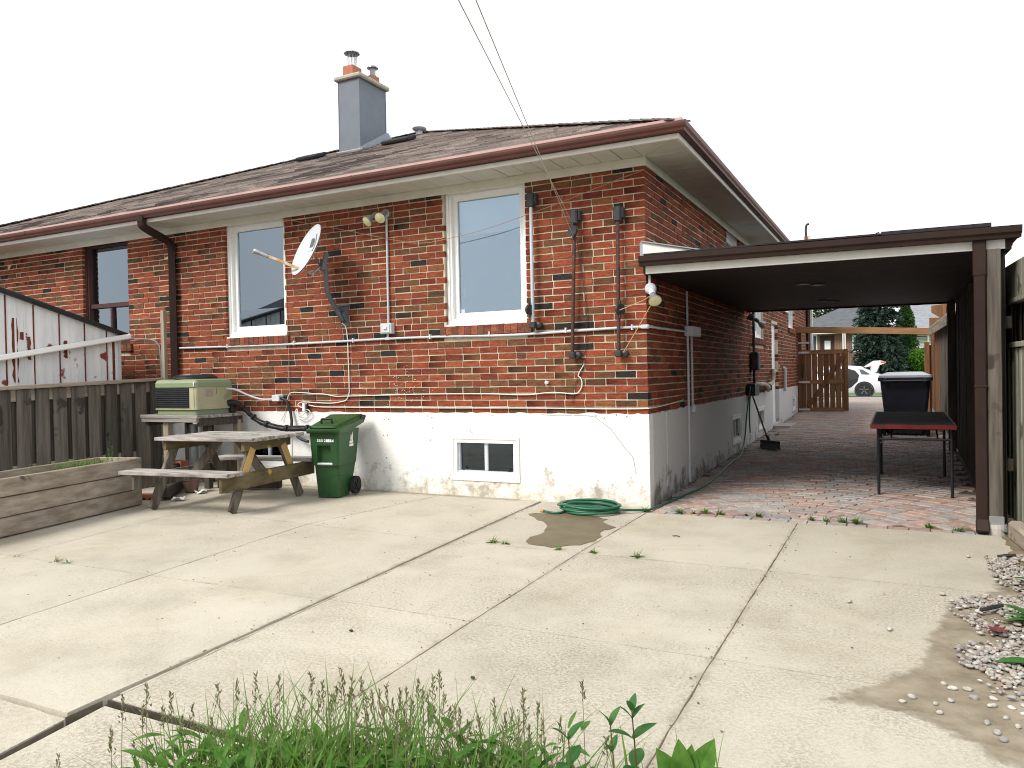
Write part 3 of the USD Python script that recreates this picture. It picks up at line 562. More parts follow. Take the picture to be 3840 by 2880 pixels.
def basement_window(a, b, z0, z1, side=False, label=None):
    w = thing('basement_window', label, parent=house); t = lambda m: tx(m, side); F_ = M['white_vinyl']
    part(w, 'surround', t(rect_frame(a-.004, b+.004, z0-.004, z1+.004, .03, -.02, .05)), M['white_paint'])
    part(w, 'frame', t(rect_frame(a+.026, b-.026, z0+.026, z1-.026, .038, -.012, .07, .05)), F_)
    part(w, 'track', t(box(a+.064, b-.064, .0, .06, z0+.077, z0+.095)), M['lt_grey'])
    m_ = (a+b)/2; part(w, 'meeting_stile', t(cbox(m_-.014, m_+.024, .012, .05, z0+.096, z1-.064)), M['lt_grey'])
    part(w, 'sash_edge', t(cbox(a+.0645, a+.085, .012, .05, z0+.096, z1-.064)), M['lt_grey'])
    part(w, 'pane', t(box(a+.064, m_, .042, .046, z0+.09, z1-.06)), M['low_pane']); part(w, 'pane', t(box(m_, b-.064, .03, .034, z0+.09, z1-.06)), M['low_pane'])
    for xx in (a+.13, b-.13): part(w, 'latch', t(rect_frame(xx-.012, xx+.012, z0+.097, z0+.125, .005, .004, .010)), M['dark_iron'])
    part(w, 'dark_room', t(box(a-.1, b+.1, .5, .52, z0-.1, z1+.2)), M['room'])
fg_ = np.random.default_rng(5); part(rw, 'paint_flecks', [box(x, x+.004+.008*fg_.random(), -.0075, -.0045, z, z+.002+.004*fg_.random()) for x, z in zip(-2.62+.13*fg_.normal(size=60), 1.12+.12*fg_.normal(size=60)) if .87 < z < 1.5], M['white_paint'], kind='stuff')
basement_window(*BW[0], label='white sliding basement window in the bare foundation')
basement_window(*BW[1], label='basement window behind the picnic table')
for q in SBW: basement_window(*q, side=True)
d = thing('side_door', parent=house)
part(d, 'door_leaf', box(-.10, -.062, DOOR[0]+.001, DOOR[1]-.001, DOOR[2]-.02, DOOR[3]+.03), M['white_vinyl'])
part(d, 'handle', ico((-.045, DOOR[0]+.72, 1.2), .03, 1), M['galv'])
part(d, 'step', box(.010, .30, DOOR[0]-.05, DOOR[1]+.05, gz(8.5)-.02, gz(8.5)+.015), M['sidewalk'])
# ---------------------------------------------------------------- eaves: frieze, soffit, trim, gutters, roof
part(house, 'frieze', [cbox(XL, .022, -.022, -.002, 3.083, 3.163, .003), cbox(.002, .0225, -.001, YB, 3.083, 3.163, .003)], M['frieze'])
so = thing('soffit', parent=house); n = 0
x = -.005
part(so, 'corner_panel', prism([(.001,.0), (.398,.0), (.398,-.396)], 3.1635, 3.172), M['soffit'])
part(so, 'corner_panel', prism([(-.002,-.003), (-.002,-.398), (.393,-.398)], 3.1635, 3.172), M['soffit'])
while x > -11:
    part(so, 'soffit_panel', cbox(x-.1905, x-.0035, -.398, -.003, 3.163+rng.normal(0,.0008), 3.172, .003), M['soffit']); x -= .193
part(so, 'backer', [box(XL, .39, -.39, .05, 3.1735, 3.18), box(-.05, .39, .05, YB, 3.1735, 3.18)], M['joint'])
y = .002
while y < YB:
    part(so, 'soffit_panel', cbox(.003, .398, y+.0015, y+.1915, 3.163+rng.normal(0,.0008), 3.172, .003), M['soffit']); y += .193
part(house, 'fascia_trim', [cbox(XL, .425, -.425, -.3985, 3.152, 3.197, .004), cbox(.3985, .4252, -.398, YB, 3.152, 3.197, .004)], M['white_paint'])
K = [(.0,3.198),(.055,3.198),(.060,3.215),(.074,3.233),(.078,3.252),(.078,3.272),(.068,3.274),(.066,3.262),(.064,3.252),(.0,3.25)]
def gutter_sweep(P0, P1, P2, off0, prof):
    """mitred gutter: from P0 along -x side to corner then +y"""
    rows = []
    for u, z in prof:
        o = off0+u; rows.append([(P0, -o, z), (o, -o, z), (o, P2, z)])
    R = A(rows, float); n = len(rows); V = R.reshape(-1, 3); F = []
    for i in range(n):
        j = (i+1) % n
        for k in (0, 1): F += [[i*3+k, i*3+k+1, j*3+k+1], [i*3+k, j*3+k+1, j*3+k]]
    return trimesh.Trimesh(V, A(F), process=False)
part(house, 'gutter', gutter_sweep(XL-.4, 0, YB, .4255, K), M['brown_metal'], smooth=False)
pk = A([-6.77,6.77,6.31]); zr = 3.285; o = .43
cs = [A([o,-o,zr]), A([XL-o,-o,zr]), A([XL-o,YB+o,zr]), A([o,YB+o,zr])]
V = A(cs+[pk, pk+[0,.2,0]]); roofm = trimesh.Trimesh(V, A([[1,0,4],[0,3,5],[0,5,4],[3,2,5],[2,1,4],[2,4,5]]), process=False)
roof = part(house, 'roof', roofm, M['room'])
part(roof, 'drip_edge', [box(XL-.4, o+.025, -o-.028, -o-.022, zr-.006, zr+.024), box(o+.022, o+.028, -o-.022, YB, zr-.006, zr+.0235)], M['drip'])
sl = (pk[2]-zr)/(pk[1]+o); nc = 52; W = pk[1]+o; rest, rt = [], []
mx = [(.165,.14,.124), (.125,.107,.097), (.095,.081,.074), (.20,.17,.15), (.06,.05,.047)]
for c in range(nc):                                      # courses of the rear slope; every tab is a piece
    v0, v1 = c/nc, min((c+1.25)/nc, 1); y0, y1 = -o-.02+v0*W, -o-.02+v1*W
    xa, xb = (XL-o)+(pk[0]-(XL-o))*v0, o+(pk[0]-o)*v0; x = xa; xa1, xb1 = (XL-o)+(pk[0]-(XL-o))*v1, o+(pk[0]-o)*v1
    while x < xb-.02:
        w = min(.17+.26*rng.random(), xb-x); h = .010+.006*(rng.random() < .45)
        za, zb = zr+sl*(y0+o), zr+sl*(y1+o); e0, e1 = max(x, xa), x+w-.006
        f0, f1 = min(max(e0, xa1), xb1), min(max(e1, xa1), xb1)
        b = trimesh.Trimesh(A([[e0,y0,za+.002],[e1,y0,za+.002],[f1,y1,zb+.002],[f0,y1,zb+.002],[e0,y0,za+h+.004],[e1,y0,za+h+.004],[f1,y1,zb+.006],[f0,y1,zb+.006]]), BF.copy(), process=False)
        g = meshkit.noise(A([x*1.1, y0*1.6, 3.]))
        t = A(mx[4] if (g > .62 and rng.random() < .75) else mx[rng.choice(4, p=[.4,.28,.17,.15])])*(.85+.3*rng.random())
        rest.append(b); rt.append(np.tile(t, (8, 1))); x += w
part(roof, 'shingles', cat_(rest), M['shingle'], kind='stuff', tint=np.vstack(rt))
for a, b in ((cs[0], pk), (cs[1], pk)):                  # hip caps
    m = []; tt = []
    for k in range(48):
        p, q = a+(b-a)*k/48, a+(b-a)*(k+1.2)/48
        m.append(beam(p+[0,0,.012], q+[0,0,.02], .22, .014, b=0)); tt.append(np.tile(A(mx[rng.integers(4)]), (8, 1)))
    part(roof, 'hip_caps', cat_(m), M['shingle'], kind='stuff', tint=np.vstack(tt))
ch = thing('chimney', parent=house)
part(ch, 'stack', cbox(-7.34, -6.85, 4.75, 5.57, 4.9, 6.80, .006), M['grey_clad'])
for q in ((-6.862,-6.844,4.744,4.762,5.35), (-7.346,-7.328,4.744,4.762,5.3), (-6.862,-6.844,5.558,5.576,5.4)): part(ch, 'corner_trim', cbox(q[0],q[1],q[2],q[3],q[4],6.795,.002), M['grey_clad'])
part(ch, 'flashing', [prism([(4.62, 5.375), (4.749, 5.49), (4.749, 5.44), (4.62, 5.34)], -7.40, -6.80, 'yz'), prism([(4.72, 5.42), (5.75, 5.90), (5.62, 6.0), (5.55, 5.98), (4.72, 5.50)], -6.849, -6.835, 'yz')], M['flash'])
part(ch, 'cap', cbox(-7.405, -6.785, 4.69, 5.635, 6.80, 6.885, .022), M['concrete_cap'])
def flue(x0, x1, y0, y1, z0, z1): return prism(sbox(x0,y0,x1,y1).difference(sbox(x0+.02,y0+.02,x1-.02,y1-.02)), z0, z1)
part(ch, 'clay_flue', flue(-7.30, -7.07, 4.85, 5.12, 6.884, 7.12), M['clay_flue'])
part(ch, 'clay_flue', flue(-7.06, -6.90, 5.25, 5.45, 6.884, 7.03), M['clay_flue'])
part(ch, 'cowl_left', lathe([(.0,7.465),(.15,7.395),(.157,7.38),(.0,7.43)], 8, (-7.185,4.985,0)), M['galv'])
part(ch, 'cowl_slats', [beam((-7.185+.075*math.cos(a), 4.985+.075*math.sin(a), 7.10), (-7.185+.09*math.cos(a), 4.985+.085*math.sin(a), 7.405), .012, .004, b=0) for a in np.arange(8)*math.pi/4], M['galv'])
part(ch, 'cowl_right', [lathe([(0,7.245),(.06,7.24),(.105,7.205),(.11,7.19),(.0,7.19)], 20, (-6.98,5.35,0)), lathe([(0,7.0),(.07,7.0),(.07,7.05),(.055,7.06),(.055,7.19),(0,7.19)], 18, (-6.98,5.35,0))], M['galv'])
def roofpt(x, y): return A([x, y, zr+sl*(y+o)])
def roof_vent(x, y, w=.42):
    v = thing('roof_vent', parent=house); p = roofpt(x, y)
    m = cbox(-w/2, w/2, -.16, .16, .03, .10, .02); s_ = cbox(-w/2+.04, w/2-.04, -.13, .13, -.03, .03, .01)
    R = trimesh.transformations.rotation_matrix(math.atan(sl), [1,0,0])
    for n_, q in (('hood', m), ('base', s_)): q.apply_transform(R); q.apply_translation(p); part(v, n_, q, M['rubber'] if n_ == 'hood' else M['galv'])
for x in (-2.9, -5.2, -8.4): part(house, 'gutter_seam', box(x-.006, x+.006, -.5055, -.4995, 3.235, 3.276), M['brown_metal'])
roof_vent(-7.45, 4.1, .5); roof_vent(-5.55, 4.15, .55)
pv = roofpt(-6.33, 5.95)
part(house, 'pipe_vent', [lathe([(0,.0),(.07,0),(.07,.07),(.12,.10),(.14,.13),(.13,.14),(0,.15)], 18, pv)], M['galv'])
# ================================================================ CARPORT on the side of the house
cp = thing('carport', 'flat roofed carport with dark brown plank ceiling beside the brick house', 'carport')
CZ = lambda x: 2.095-.0075*x                             # ceiling height
X1, Y0, Y1 = 2.66, -.14, 4.95
nb = int((Y1-Y0)/.115)
cl = thing('ceiling', parent=cp)
for k in range(nb):
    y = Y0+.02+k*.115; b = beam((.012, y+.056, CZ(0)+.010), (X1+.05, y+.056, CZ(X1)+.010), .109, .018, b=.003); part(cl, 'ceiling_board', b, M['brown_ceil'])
def slabx(x0, x1, y0, y1, d0, d1):
    v = A([[x0,y0,CZ(x0)+d0],[x1,y0,CZ(x1)+d0],[x1,y1,CZ(x1)+d0],[x0,y1,CZ(x0)+d0],[x0,y0,CZ(x0)+d1],[x1,y0,CZ(x1)+d1],[x1,y1,CZ(x1)+d1],[x0,y1,CZ(x0)+d1]], float)
    return trimesh.Trimesh(v, BF.copy(), process=False)
part(cp, 'roof_deck', slabx(.012, X1+.10, Y0+.01, Y1, .021, .105), M['dark_brown'])
part(cp, 'front_fascia', slabx(.045, X1+.05, Y0-.022, Y0, -.004, .075), M['white_paint'])
gp = [(-.162, .062), (-.232, .062), (-.237, .085), (-.252, .100), (-.255, .145), (-.245, .147), (-.242, .14), (-.162, .13)]
def sweepx(prof, x0, x1, sk=0):
    R = A([[(x0, y, CZ(x0)+d), (x1+sk*(-(y+.16)), y, CZ(x1)+d)] for y, d in prof]); n = len(R); V = R.reshape(-1, 3); F = []
    for i in range(n):
        j = (i+1) % n; F += [[2*i, 2*i+1, 2*j+1], [2*i, 2*j+1, 2*j]]
    F += [[0, 2*i+2, 2*i] for i in range(1, n-1)]+[[1, 2*i+1, 2*i+3] for i in range(1, n-1)]
    return trimesh.Trimesh(V, A(F), process=False)
part(cp, 'gutter', sweepx(gp, .008, 2.79, .15), M['dark_brown'])
part(cp, 'side_fascia', [box(2.712, 2.785, Y0-.0215, Y1, CZ(X1)+.06, CZ(X1)+.143), box(2.7125, 2.75, Y0-.021, Y1, CZ(X1)-.01, CZ(X1)+.0595)], M['dark_brown'])
edge = [slabx(x0+.004, x0+.93, Y0-.115, Y0+.3, .148+.004*k, .160+.005*k) for k, x0 in enumerate((.05, .98, 1.91))]
edge[-1] = slabx(1.91, 2.62, Y0-.10, Y0+.3, .152, .178)
for e_ in edge: part(cp, 'roofing_sheet', e_, M['rubber'])
part(cp, 'roofing', slabx(.03, X1+.09, Y0+.302, Y1, .106, .15), M['rubber'])
part(cp, 'wall_wedge', prism([(.0, 2.244), (.62, 2.236), (.0, 2.385)], -.085, -.05, 'xz'), M['white_paint'])
part(cp, 'wedge_flashing', [beam((-.012, -.06, 2.392), (.64, -.06, 2.241), .09, .010, b=.002), prism([(-.03, 2.24), (-.002, 2.24), (-.002, 2.40), (-.03, 2.38)], -.075, -.012, 'xz')], M['flash'])
part(cp, 'wedge_roof', slabx(.012, .62, -.045, Y1, .152, .20), M['rubber'])
post = part(cp, 'post', cbox(2.592, 2.682, -.185, -.095, .10, 2.072, .005), M['wood_grey_z'])
part(post, 'saddle', [rect_frame(0,1,0,1,.1,0,1) if False else cbox(2.588, 2.686, -.188, -.092, .075, .135, .002)], M['galv'])
part(post, 'footing', lathe([(0,-.03),(.075,-.03),(.075,.05),(.07,.075),(0,.075)], 20, (2.637,-.14,0)), M['sidewalk'])
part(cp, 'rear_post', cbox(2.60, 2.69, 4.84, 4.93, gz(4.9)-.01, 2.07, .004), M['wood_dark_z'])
part(cp, 'rear_fascia', slabx(.02, X1+.05, Y1, Y1+.03, -.02, .13), M['dark_brown'])
ds = thing('downspout', 'dark brown downspout standing beside the carport post', 'downspout')
part(ds, 'pipe', [cbox(2.512, 2.586, -.205, -.150, .07, 1.93, .008)], M['dark_brown'])
part(ds, 'sleeve', [cbox(2.507, 2.591, -.209, -.145, 1.88, 2.155, .008)], M['dark_brown'])
part(ds, 'strap', [cbox(2.508, 2.59, -.208, -.146, z, z+.02, .003) for z in (1.07,)], M['dark_brown'])
part(ds, 'shoe', beam((2.549, -.176, .10), (2.549, -.225, .018), .082, .06, b=.006), M['dark_brown'])
for i, (x, y) in enumerate(((1.297, 1.651), (1.173, 1.502), (1.284, 3.873), (1.184, 3.702))):
    l = thing('ceiling_light', ('small round ceiling light in the carport near the front, right one', 'small round ceiling light in the carport near the front, left one', 'small round ceiling light at the carport rear, right one', 'small round ceiling light at the carport rear, left one')[i], 'ceiling light', 'round lights in the carport ceiling', (x, y, CZ(x)))
    part(l, 'trim_ring', lathe([(.055,.0),(.075,-.004),(.07,-.012),(.052,-.012)], 24), M['mast_grey']); part(l, 'lens', lathe([(0,-.006),(.052,-.008)], 20), M['lt_grey'])
# ================================================================ FENCES
def board(x0, x1, y0, y1, z0, z1, m, parent, name='fence_board', taper=0):
    b = cbox(x0, x1, y0, y1, z0, z1, .003); b.vertices[:, 0] += rng.normal(0, .002); b.vertices += (b.vertices[:, 2:3]-z0)*A([[rng.normal(0,.004), rng.normal(0,.004), 0]])
    return part(parent, name, b, m)
sf = thing('side_fence', 'tall board fence running along the right of the drive', 'fence')
y = -.06
while y < 12.6:
    wd = .135+.01*rng.random(); zt = 2.070 if y < 4.85 else 1.90+(.0 if y < 11 else .02); mm = M['wood_dark_z'] if y < 6.2 else M['cedar'] if y > 9 else M['wood_grey_z']  # boards under the carport take the copy with shade in its colour
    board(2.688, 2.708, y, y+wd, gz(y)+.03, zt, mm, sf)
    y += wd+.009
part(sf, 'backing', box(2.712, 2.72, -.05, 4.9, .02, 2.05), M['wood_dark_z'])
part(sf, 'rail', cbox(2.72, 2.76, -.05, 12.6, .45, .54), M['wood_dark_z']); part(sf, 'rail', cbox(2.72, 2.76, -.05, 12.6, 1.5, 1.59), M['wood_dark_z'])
part(sf, 'cap', beam((2.69, 4.96, 1.93), (2.66, 11.0, 2.0), .15, .04), M['wood_grey_y'])
part(sf, 'cap_face', beam((2.62, 4.97, 1.845), (2.60, 10.95, 1.915), .02, .13), M['wood_grey_y'])
gp_ = thing('gate_post', 'orange cedar post at the right end of the gate beam', 'post')
part(gp_, 'shaft', cbox(2.50, 2.59, 10.95, 11.04, gz(11), 1.72, .004), M['cedar']); part(gp_, 'shaft_back', cbox(2.595, 2.63, 11.05, 11.14, gz(11), 1.66, .004), M['cedar'])
bb = thing('cedar_bracket', 'orange cedar boards fixed above the far end of the fence', 'bracket')
part(bb, 'upper_board', prism([(2.64, 2.33), (2.80, 2.22), (2.95, 2.22), (2.95, 2.50), (2.64, 2.47)], 11.20, 11.24, 'xz'), M['cedar'])
part(bb, 'lower_board', cbox(2.60, 2.95, 11.16, 11.198, 2.02, 2.22, .003), M['cedar']); part(bb, 'arm', cbox(2.84, 2.90, 11.1, 11.155, .3, 2.5, .003), M['cedar'])
# the fence right of the carport post, with openings under its top board
pf = thing('panel_fence', 'weathered fence panel with open top right of the carport post', 'fence')
FA, FB = A([2.752, .55]), A([2.965, -2.75]); fd = (FB-FA)/np.linalg.norm(FB-FA); fnrm = A([-fd[1], fd[0]])*-1
def fpt(s, off=0): p = FA+fd*s+A([1,0])*off; return p
Lf = np.linalg.norm(FB-FA); s = .0
while s < Lf-.12:
    wd = .125+.02*rng.random(); a, b = fpt(s, .012+.006*(rng.random() < .5)), fpt(s+wd, .012)
    m = beam((*((a+b)/2), .06), (*((a+b)/2), 1.36+rng.normal(0,.004)), wd, .019, up=(1,0,0)); part(pf, 'fence_board', m, M['wood_green']); s += wd+.007
for s_ in (.0, 1.19, 2.3, 3.2):
    p = fpt(s_, -.02); part(pf, 'fence_post', cbox(p[0]-.03, p[0]+.05, p[1]-.04, p[1]+.04, .0, 2.10 if s_ > .5 else 1.99, .005), M['wood_green'])
for z0, z1, nme, off in ((1.36, 1.40, 'rail', -.03), (1.69, 1.725, 'rail', -.03)):
    a, b = fpt(0, .02), fpt(Lf, .02); part(pf, nme, beam((*a, (z0+z1)/2), (*b, (z0+z1)/2), .07, z1-z0), M['wood_green'])
a, b = fpt(0, .012), fpt(Lf, .012); part(pf, 'top_board', beam((*a, 1.86), (*b, 1.86), .022, .265), M['wood_green']); pass
a, b = fpt(1.2, .0), fpt(Lf, .0); part(pf, 'near_top_board', beam((*a, 1.95), (*b, 1.95), .022, .30), M['wood_green']); part(pf, 'cap', beam((*a, 2.113), (*b, 2.113), .10, .025), M['wood_green'])
a, b = fpt(0, .10), fpt(Lf, .10); part(pf, 'back_board', beam((*a, 1.2), (*b, 1.2), .02, 1.5), M['wood_dark_z'])  # dark board added so that the opening shows dark
s = .02
while s < Lf-.12:                                        # lattice bars behind the opening
    a = fpt(s, .055); part(pf, 'lattice_bar', beam((*a, 1.40), (*a, 1.70), .10, .015, up=(1,0,0)), M['wood_dark_z']); s += .19
part(pf, 'end_board', cbox(2.735, 3.10, .57, .59, .0, 1.97, .003), M['wood_dark_z'])  # board added to fill a bright gap with dark
tm = thing('timber_edging', 'landscape timber lying along the foot of the fence', 'timber')
part(tm, 'timber', beam((2.742, -.27, .062), (2.93, -2.3, .062), .095, .135, b=.02), M['wood_grey_y'])
# left fence
lf = thing('left_fence', 'dark weathered board on board fence behind the planter box', 'fence')
zt = lambda y: 1.272+.033*y
y = -.17; k = 0
while y > -4.2:
    wd = .148; board(-6.245, -6.225, y-wd, y, .03, zt(y)-.045, M['wood_grey_z'], lf)
    board(-6.285, -6.265, y-wd-.075, y-wd+.025, .03, zt(y)-.06, M['wood_dark_z'], lf)
    y -= wd+.052
part(lf, 'cap', beam((-6.25, -.02, zt(0)-.012), (-6.25, -4.2, zt(-4.2)-.012), .13, .036), M['wood_grey_y'])
part(lf, 'rail', beam((-6.255, -.02, zt(0)-.10), (-6.255, -4.2, zt(-4.2)-.10), .02, .13), M['wood_grey_y']); part(lf, 'rail', beam((-6.255, -.02, .35), (-6.255, -4.2, .30), .02, .09), M['wood_grey_y'])
# ---------------------------------------------------------------- planter box
pl = thing('planter_box', 'long raised planter of three weathered planks beside the fence', 'planter')
PA, PB = A([-4.738, -1.60]), A([-4.25, -3.72]); pd = (PB-PA)/np.linalg.norm(PB-PA); pn = A([pd[1], -pd[0]])
if pn[0] > 0: pn = -pn
PL = np.linalg.norm(PB-PA); PWd = .48
for k, (z0, z1) in enumerate(((.012, .163), (.169, .324), (.330, .475))):
    e = .02*k
    a, b = PA, PB; off = rng.normal(0, .003)
    part(pl, 'front_plank', beam((*(a+pn*off), (z0+z1)/2+.0), (*(b+pn*off), (z0+z1)/2), .038, z1-z0, b=.006), M['wood_grey_y'])
    a2 = PA+pn*PWd; part(pl, 'end_plank', beam((*(PA+pn*.021), (z0+z1)/2), (*a2, (z0+z1)/2), .038, z1-z0, b=.005), M['wood_grey_y'])
    part(pl, 'rear_plank', beam((*a2, (z0+z1)/2), (*(PB+pn*PWd), (z0+z1)/2), .038, z1-z0, b=.005), M['wood_grey_y'])
part(pl, 'inner_ledge', beam((*(PA+pn*.05+pd*.05), .455), (*(PB+pn*.05), .455), .05, .03), M['wood_grey_y'])
c_ = [PA+pn*.02+pd*.02, PB+pn*.02, PB+pn*(PWd-.02), PA+pn*(PWd-.02)+pd*.02]
part(pl, 'earth', prism([tuple(q) for q in c_], .1, .41), M['soil'])
# ---------------------------------------------------------------- white shed beyond the fence
sh_ = thing('garden_shed', 'rusty white steel shed with a dark sloping roof edge behind the left fence', 'shed')
XS = -6.6
zs = lambda y: 1.80-.295*(y+.40)
ribs = [-.445, -.62, -.901, -1.205, -1.496, -1.795, -2.1]
for i in range(len(ribs)-1):
    y0, y1 = ribs[i], ribs[i+1]
    part(sh_, 'wall_panel', prism([(y0-.008, .1), (y0-.008, zs(y0)), (y1+.008, zs(y1)), (y1+.008, .1)], XS-.02, XS, 'yz'), M['shed_white'])
    for q in (.33, .66):
        yy = y0+(y1-y0)*q; part(sh_, 'rib', beam((XS+.002, yy, .1), (XS+.002, yy, zs(yy)-.03), .022, .010, up=(1,0,0), b=.003), M['shed_white'])
for y0 in ribs: part(sh_, 'seam', beam((XS+.004, y0, .1), (XS+.004, y0, zs(y0)-.01), .014, .012, up=(1,0,0), b=.003), M['rust'])
part(sh_, 'corner_trim', cbox(XS-.02, XS+.014, -.47, -.435, .1, zs(-.44), .003), M['lt_grey'])
for yy, z0, z1, wd in ((-1.70, 1.25, 1.95, .035), (-1.55, 1.5, 1.75, .02), (-1.12, 1.52, 1.72, .04), (-.53, 1.25, 1.72, .022), (-1.61, 1.72, 1.8, .04)):
    P_ = [(yy-wd*(.4+.6*abs(math.sin(j*1.7))), z0+(z1-z0)*j/9) for j in range(10)]+[(yy+wd*(.4+.6*abs(math.sin(j*2.3+1))), z0+(z1-z0)*j/9) for j in range(9, -1, -1)]
    part(sh_, 'rust_patch', prism(Polygon(P_).buffer(.006).buffer(-.003), XS+.0005, XS+.0035, 'yz'), M['rust'])
part(sh_, 'roof_edge', beam((XS+.03, -.36, zs(-.36)+.02), (XS+.03, -2.13, zs(-2.13)+.02), .07, .05, b=.008), M['black'])
part(sh_, 'roof_sheet', beam((XS-.9, -.36, zs(-.36)+.03), (XS-.9, -2.13, zs(-2.13)+.03), 1.8, .02, b=0), M['lt_grey'])
part(sh_, 'rear_wall', box(XS-1.8, XS-.03, -.46, -.44, .1, 1.78), M['shed_white'])
gu = part('/World', 'white_downspout', beam((XS+.055, -.335, 1.80), (XS+.055, -2.2, 1.455), .06, .065, b=.012), M['white_vinyl'], label='white downspout slanting across the front of the rusty shed', cat='downspout')
part('/World', 'grey_conduit', tube(curve([(-6.60,-.32,1.775),(-6.56,-.25,1.772),(-6.42,-.12,1.755),(-6.36,-.08,1.70),(-6.34,-.07,1.62),(-6.335,-.06,1.2),(-6.335,-.06,.9)], 40), .011, 8), M['galv'], True, label='bent grey conduit beside the white shed corner', cat='conduit')
st_ = part('/World', 'wooden_stake', cbox(-6.225, -6.165, -.15, -.10, .0, 2.115, .004), M['wood_pale'], label='pale wooden stake standing behind the left downspout', cat='post')
# ================================================================ THINGS ON THE REAR WALL
dsl = thing('downspout', 'brown downspout with a swan neck left of the rear windows', 'downspout')
part(dsl, 'pipe', tube([(-6.10,-.055,.86),(-6.10,-.055,2.90)], .056, 4), M['dark_brown'])
part(dsl, 'swan_neck', tube(curve([(-6.10,-.47,3.22),(-6.10,-.47,3.14),(-6.10,-.43,3.09),(-6.10,-.13,2.985),(-6.10,-.062,2.93),(-6.10,-.056,2.86)], 30), .054, 6), M['dark_brown'])
dish = thing('satellite_dish', 'white satellite dish on a bent grey arm between the two white windows', 'satellite dish')
# reflector: an offset paraboloid facing the yard, up and to the left
bc = A([-3.60,-.40,2.605]); ax = A([-.40,-.84,.42]); ax /= np.linalg.norm(ax); rt_ = np.cross(A([0,0,1.]), ax); rt_ /= np.linalg.norm(rt_); up_ = np.cross(ax, rt_)
th = np.linspace(0, 2*math.pi, 41)[:-1]; V = [bc-ax*.055]; F = []
for k, q in enumerate((.25,.5,.75,.93,1.0)):
    for t in th: V.append(bc+rt_*(.27*q*math.cos(t))+up_*(.305*q*math.sin(t))+ax*(.055*(q*q-1)+.004*(q == 1)))
F += [[0, 1+j, 1+(j+1) % 40] for j in range(40)]
for k in range(4):
    for j in range(40): a, b, c_, d_ = 1+k*40+j, 1+k*40+(j+1) % 40, 1+(k+1)*40+(j+1) % 40, 1+(k+1)*40+j; F += [[a, d_, c_], [a, c_, b]]
rf = trimesh.Trimesh(A(V), A(F), process=False); back = rf.copy(); back.vertices -= ax*.006; back.invert()
part(dish, 'reflector', [rf, back], M['dish_grey'], True)
def on_dish(u, v, h=.003):
    q2 = (u/.27)**2+(v/.305)**2; return bc+rt_*u+up_*v+ax*(.055*(q2-1)+h)
def dish_mark(poly):
    m = prism(Polygon(poly), 0, .001); v = m.vertices; return trimesh.Trimesh(A([on_dish(a, b, .003+c) for a, b, c in v]), m.faces, process=False)
lg = [(-.07,.06),(-.005,.06),(.02,.10),(.015,.145),(-.02,.165),(-.07,.16)]
arc = [(.03+.02*math.cos(t)*1.5, .10+.11*math.sin(t)) for t in np.linspace(-1.2,1.25,9)]+[(.015+.02*math.cos(t)*1.5, .10+.10*math.sin(t)) for t in np.linspace(1.2,-1.2,9)]
part(dish, 'emblem', [dish_mark(lg), dish_mark(arc)], M['mast_grey'])
part(dish, 'small_print', [dish_mark([(-.085+.02*k,.012),(-.070+.02*k,.012),(-.070+.02*k,.026),(-.085+.02*k,.026)]) for k in range(7)], M['lt_grey'])
mt = A([-3.43,-.30,2.40])
part(dish, 'bracket', [beam(mt+[-.03,-.01,-.02], mt+[.0,.02,.16], .11, .05, b=.006), beam(mt+[-.06,0,.02], mt+[-.10,-.03,.12], .08, .02, b=.003), cyl(mt+[-.03,-.06,.05], mt+[-.03,.07,.05], .012, 8)], M['mast_grey'])
part(dish, 'mast', tube(curve([(-3.425,-.30,2.44),(-3.425,-.30,2.30),(-3.43,-.285,2.20),(-3.435,-.24,2.10),(-3.43,-.10,1.94),(-3.425,-.035,1.86)], 30), .026, 12), M['mast_grey'], True)
part(dish, 'foot', [box(-3.475,-3.37,-.012,-.002,1.80,2.03), prism([(-.012,1.82),(-.10,1.93),(-.012,2.0)], -3.465,-3.455,'yz'), prism([(-.012,1.82),(-.10,1.93),(-.012,2.0)], -3.39,-3.38,'yz'), beam((-3.50,-.02,2.02),(-3.34,-.02,2.03),.03,.02)], M['mast_grey'])
a0, a1 = A([-3.55,-.37,2.345]), A([-4.10,-.62,2.60])
part(dish, 'feed_arm', beam(a0, a0+(a1-a0)*.80, .035, .030, b=.004), M['rust_yellow'])
part(dish, 'feed_horn', [tube([a0+(a1-a0)*.78, a1, a1+(a1-a0)*.04], [.022,.028,.024], 12), ico(a1+(a1-a0)*.04+A([0,0,-.02]), .018)], M['galv'], True)
part(dish, 'arm_joint', [ico(a0+A([.01,0,.0]), .028), cyl(a0, mt+[-.05,-.02,.02], .014, 8)], M['galv'], True)
cox = part('/World', 'coax_cable', tube(curve([(-3.42,-.06,1.83),(-3.40,-.025,1.79),(-3.389,-.014,1.69),(-3.384,-.014,1.57),(-3.376,-.014,1.13),(-3.38,-.014,1.06),(-3.42,-.014,.985),(-3.49,-.014,.965),(-3.634,-.016,.948),(-3.865,-.018,.955),(-4.04,-.018,.962),(-4.109,-.02,.941),(-4.104,-.02,.914),(-4.062,-.022,.90),(-4.02,-.03,.905)], 110), .0058, 6), M['white_cable'], True, label='white cable hanging from the dish foot to the splitter', cat='cable')
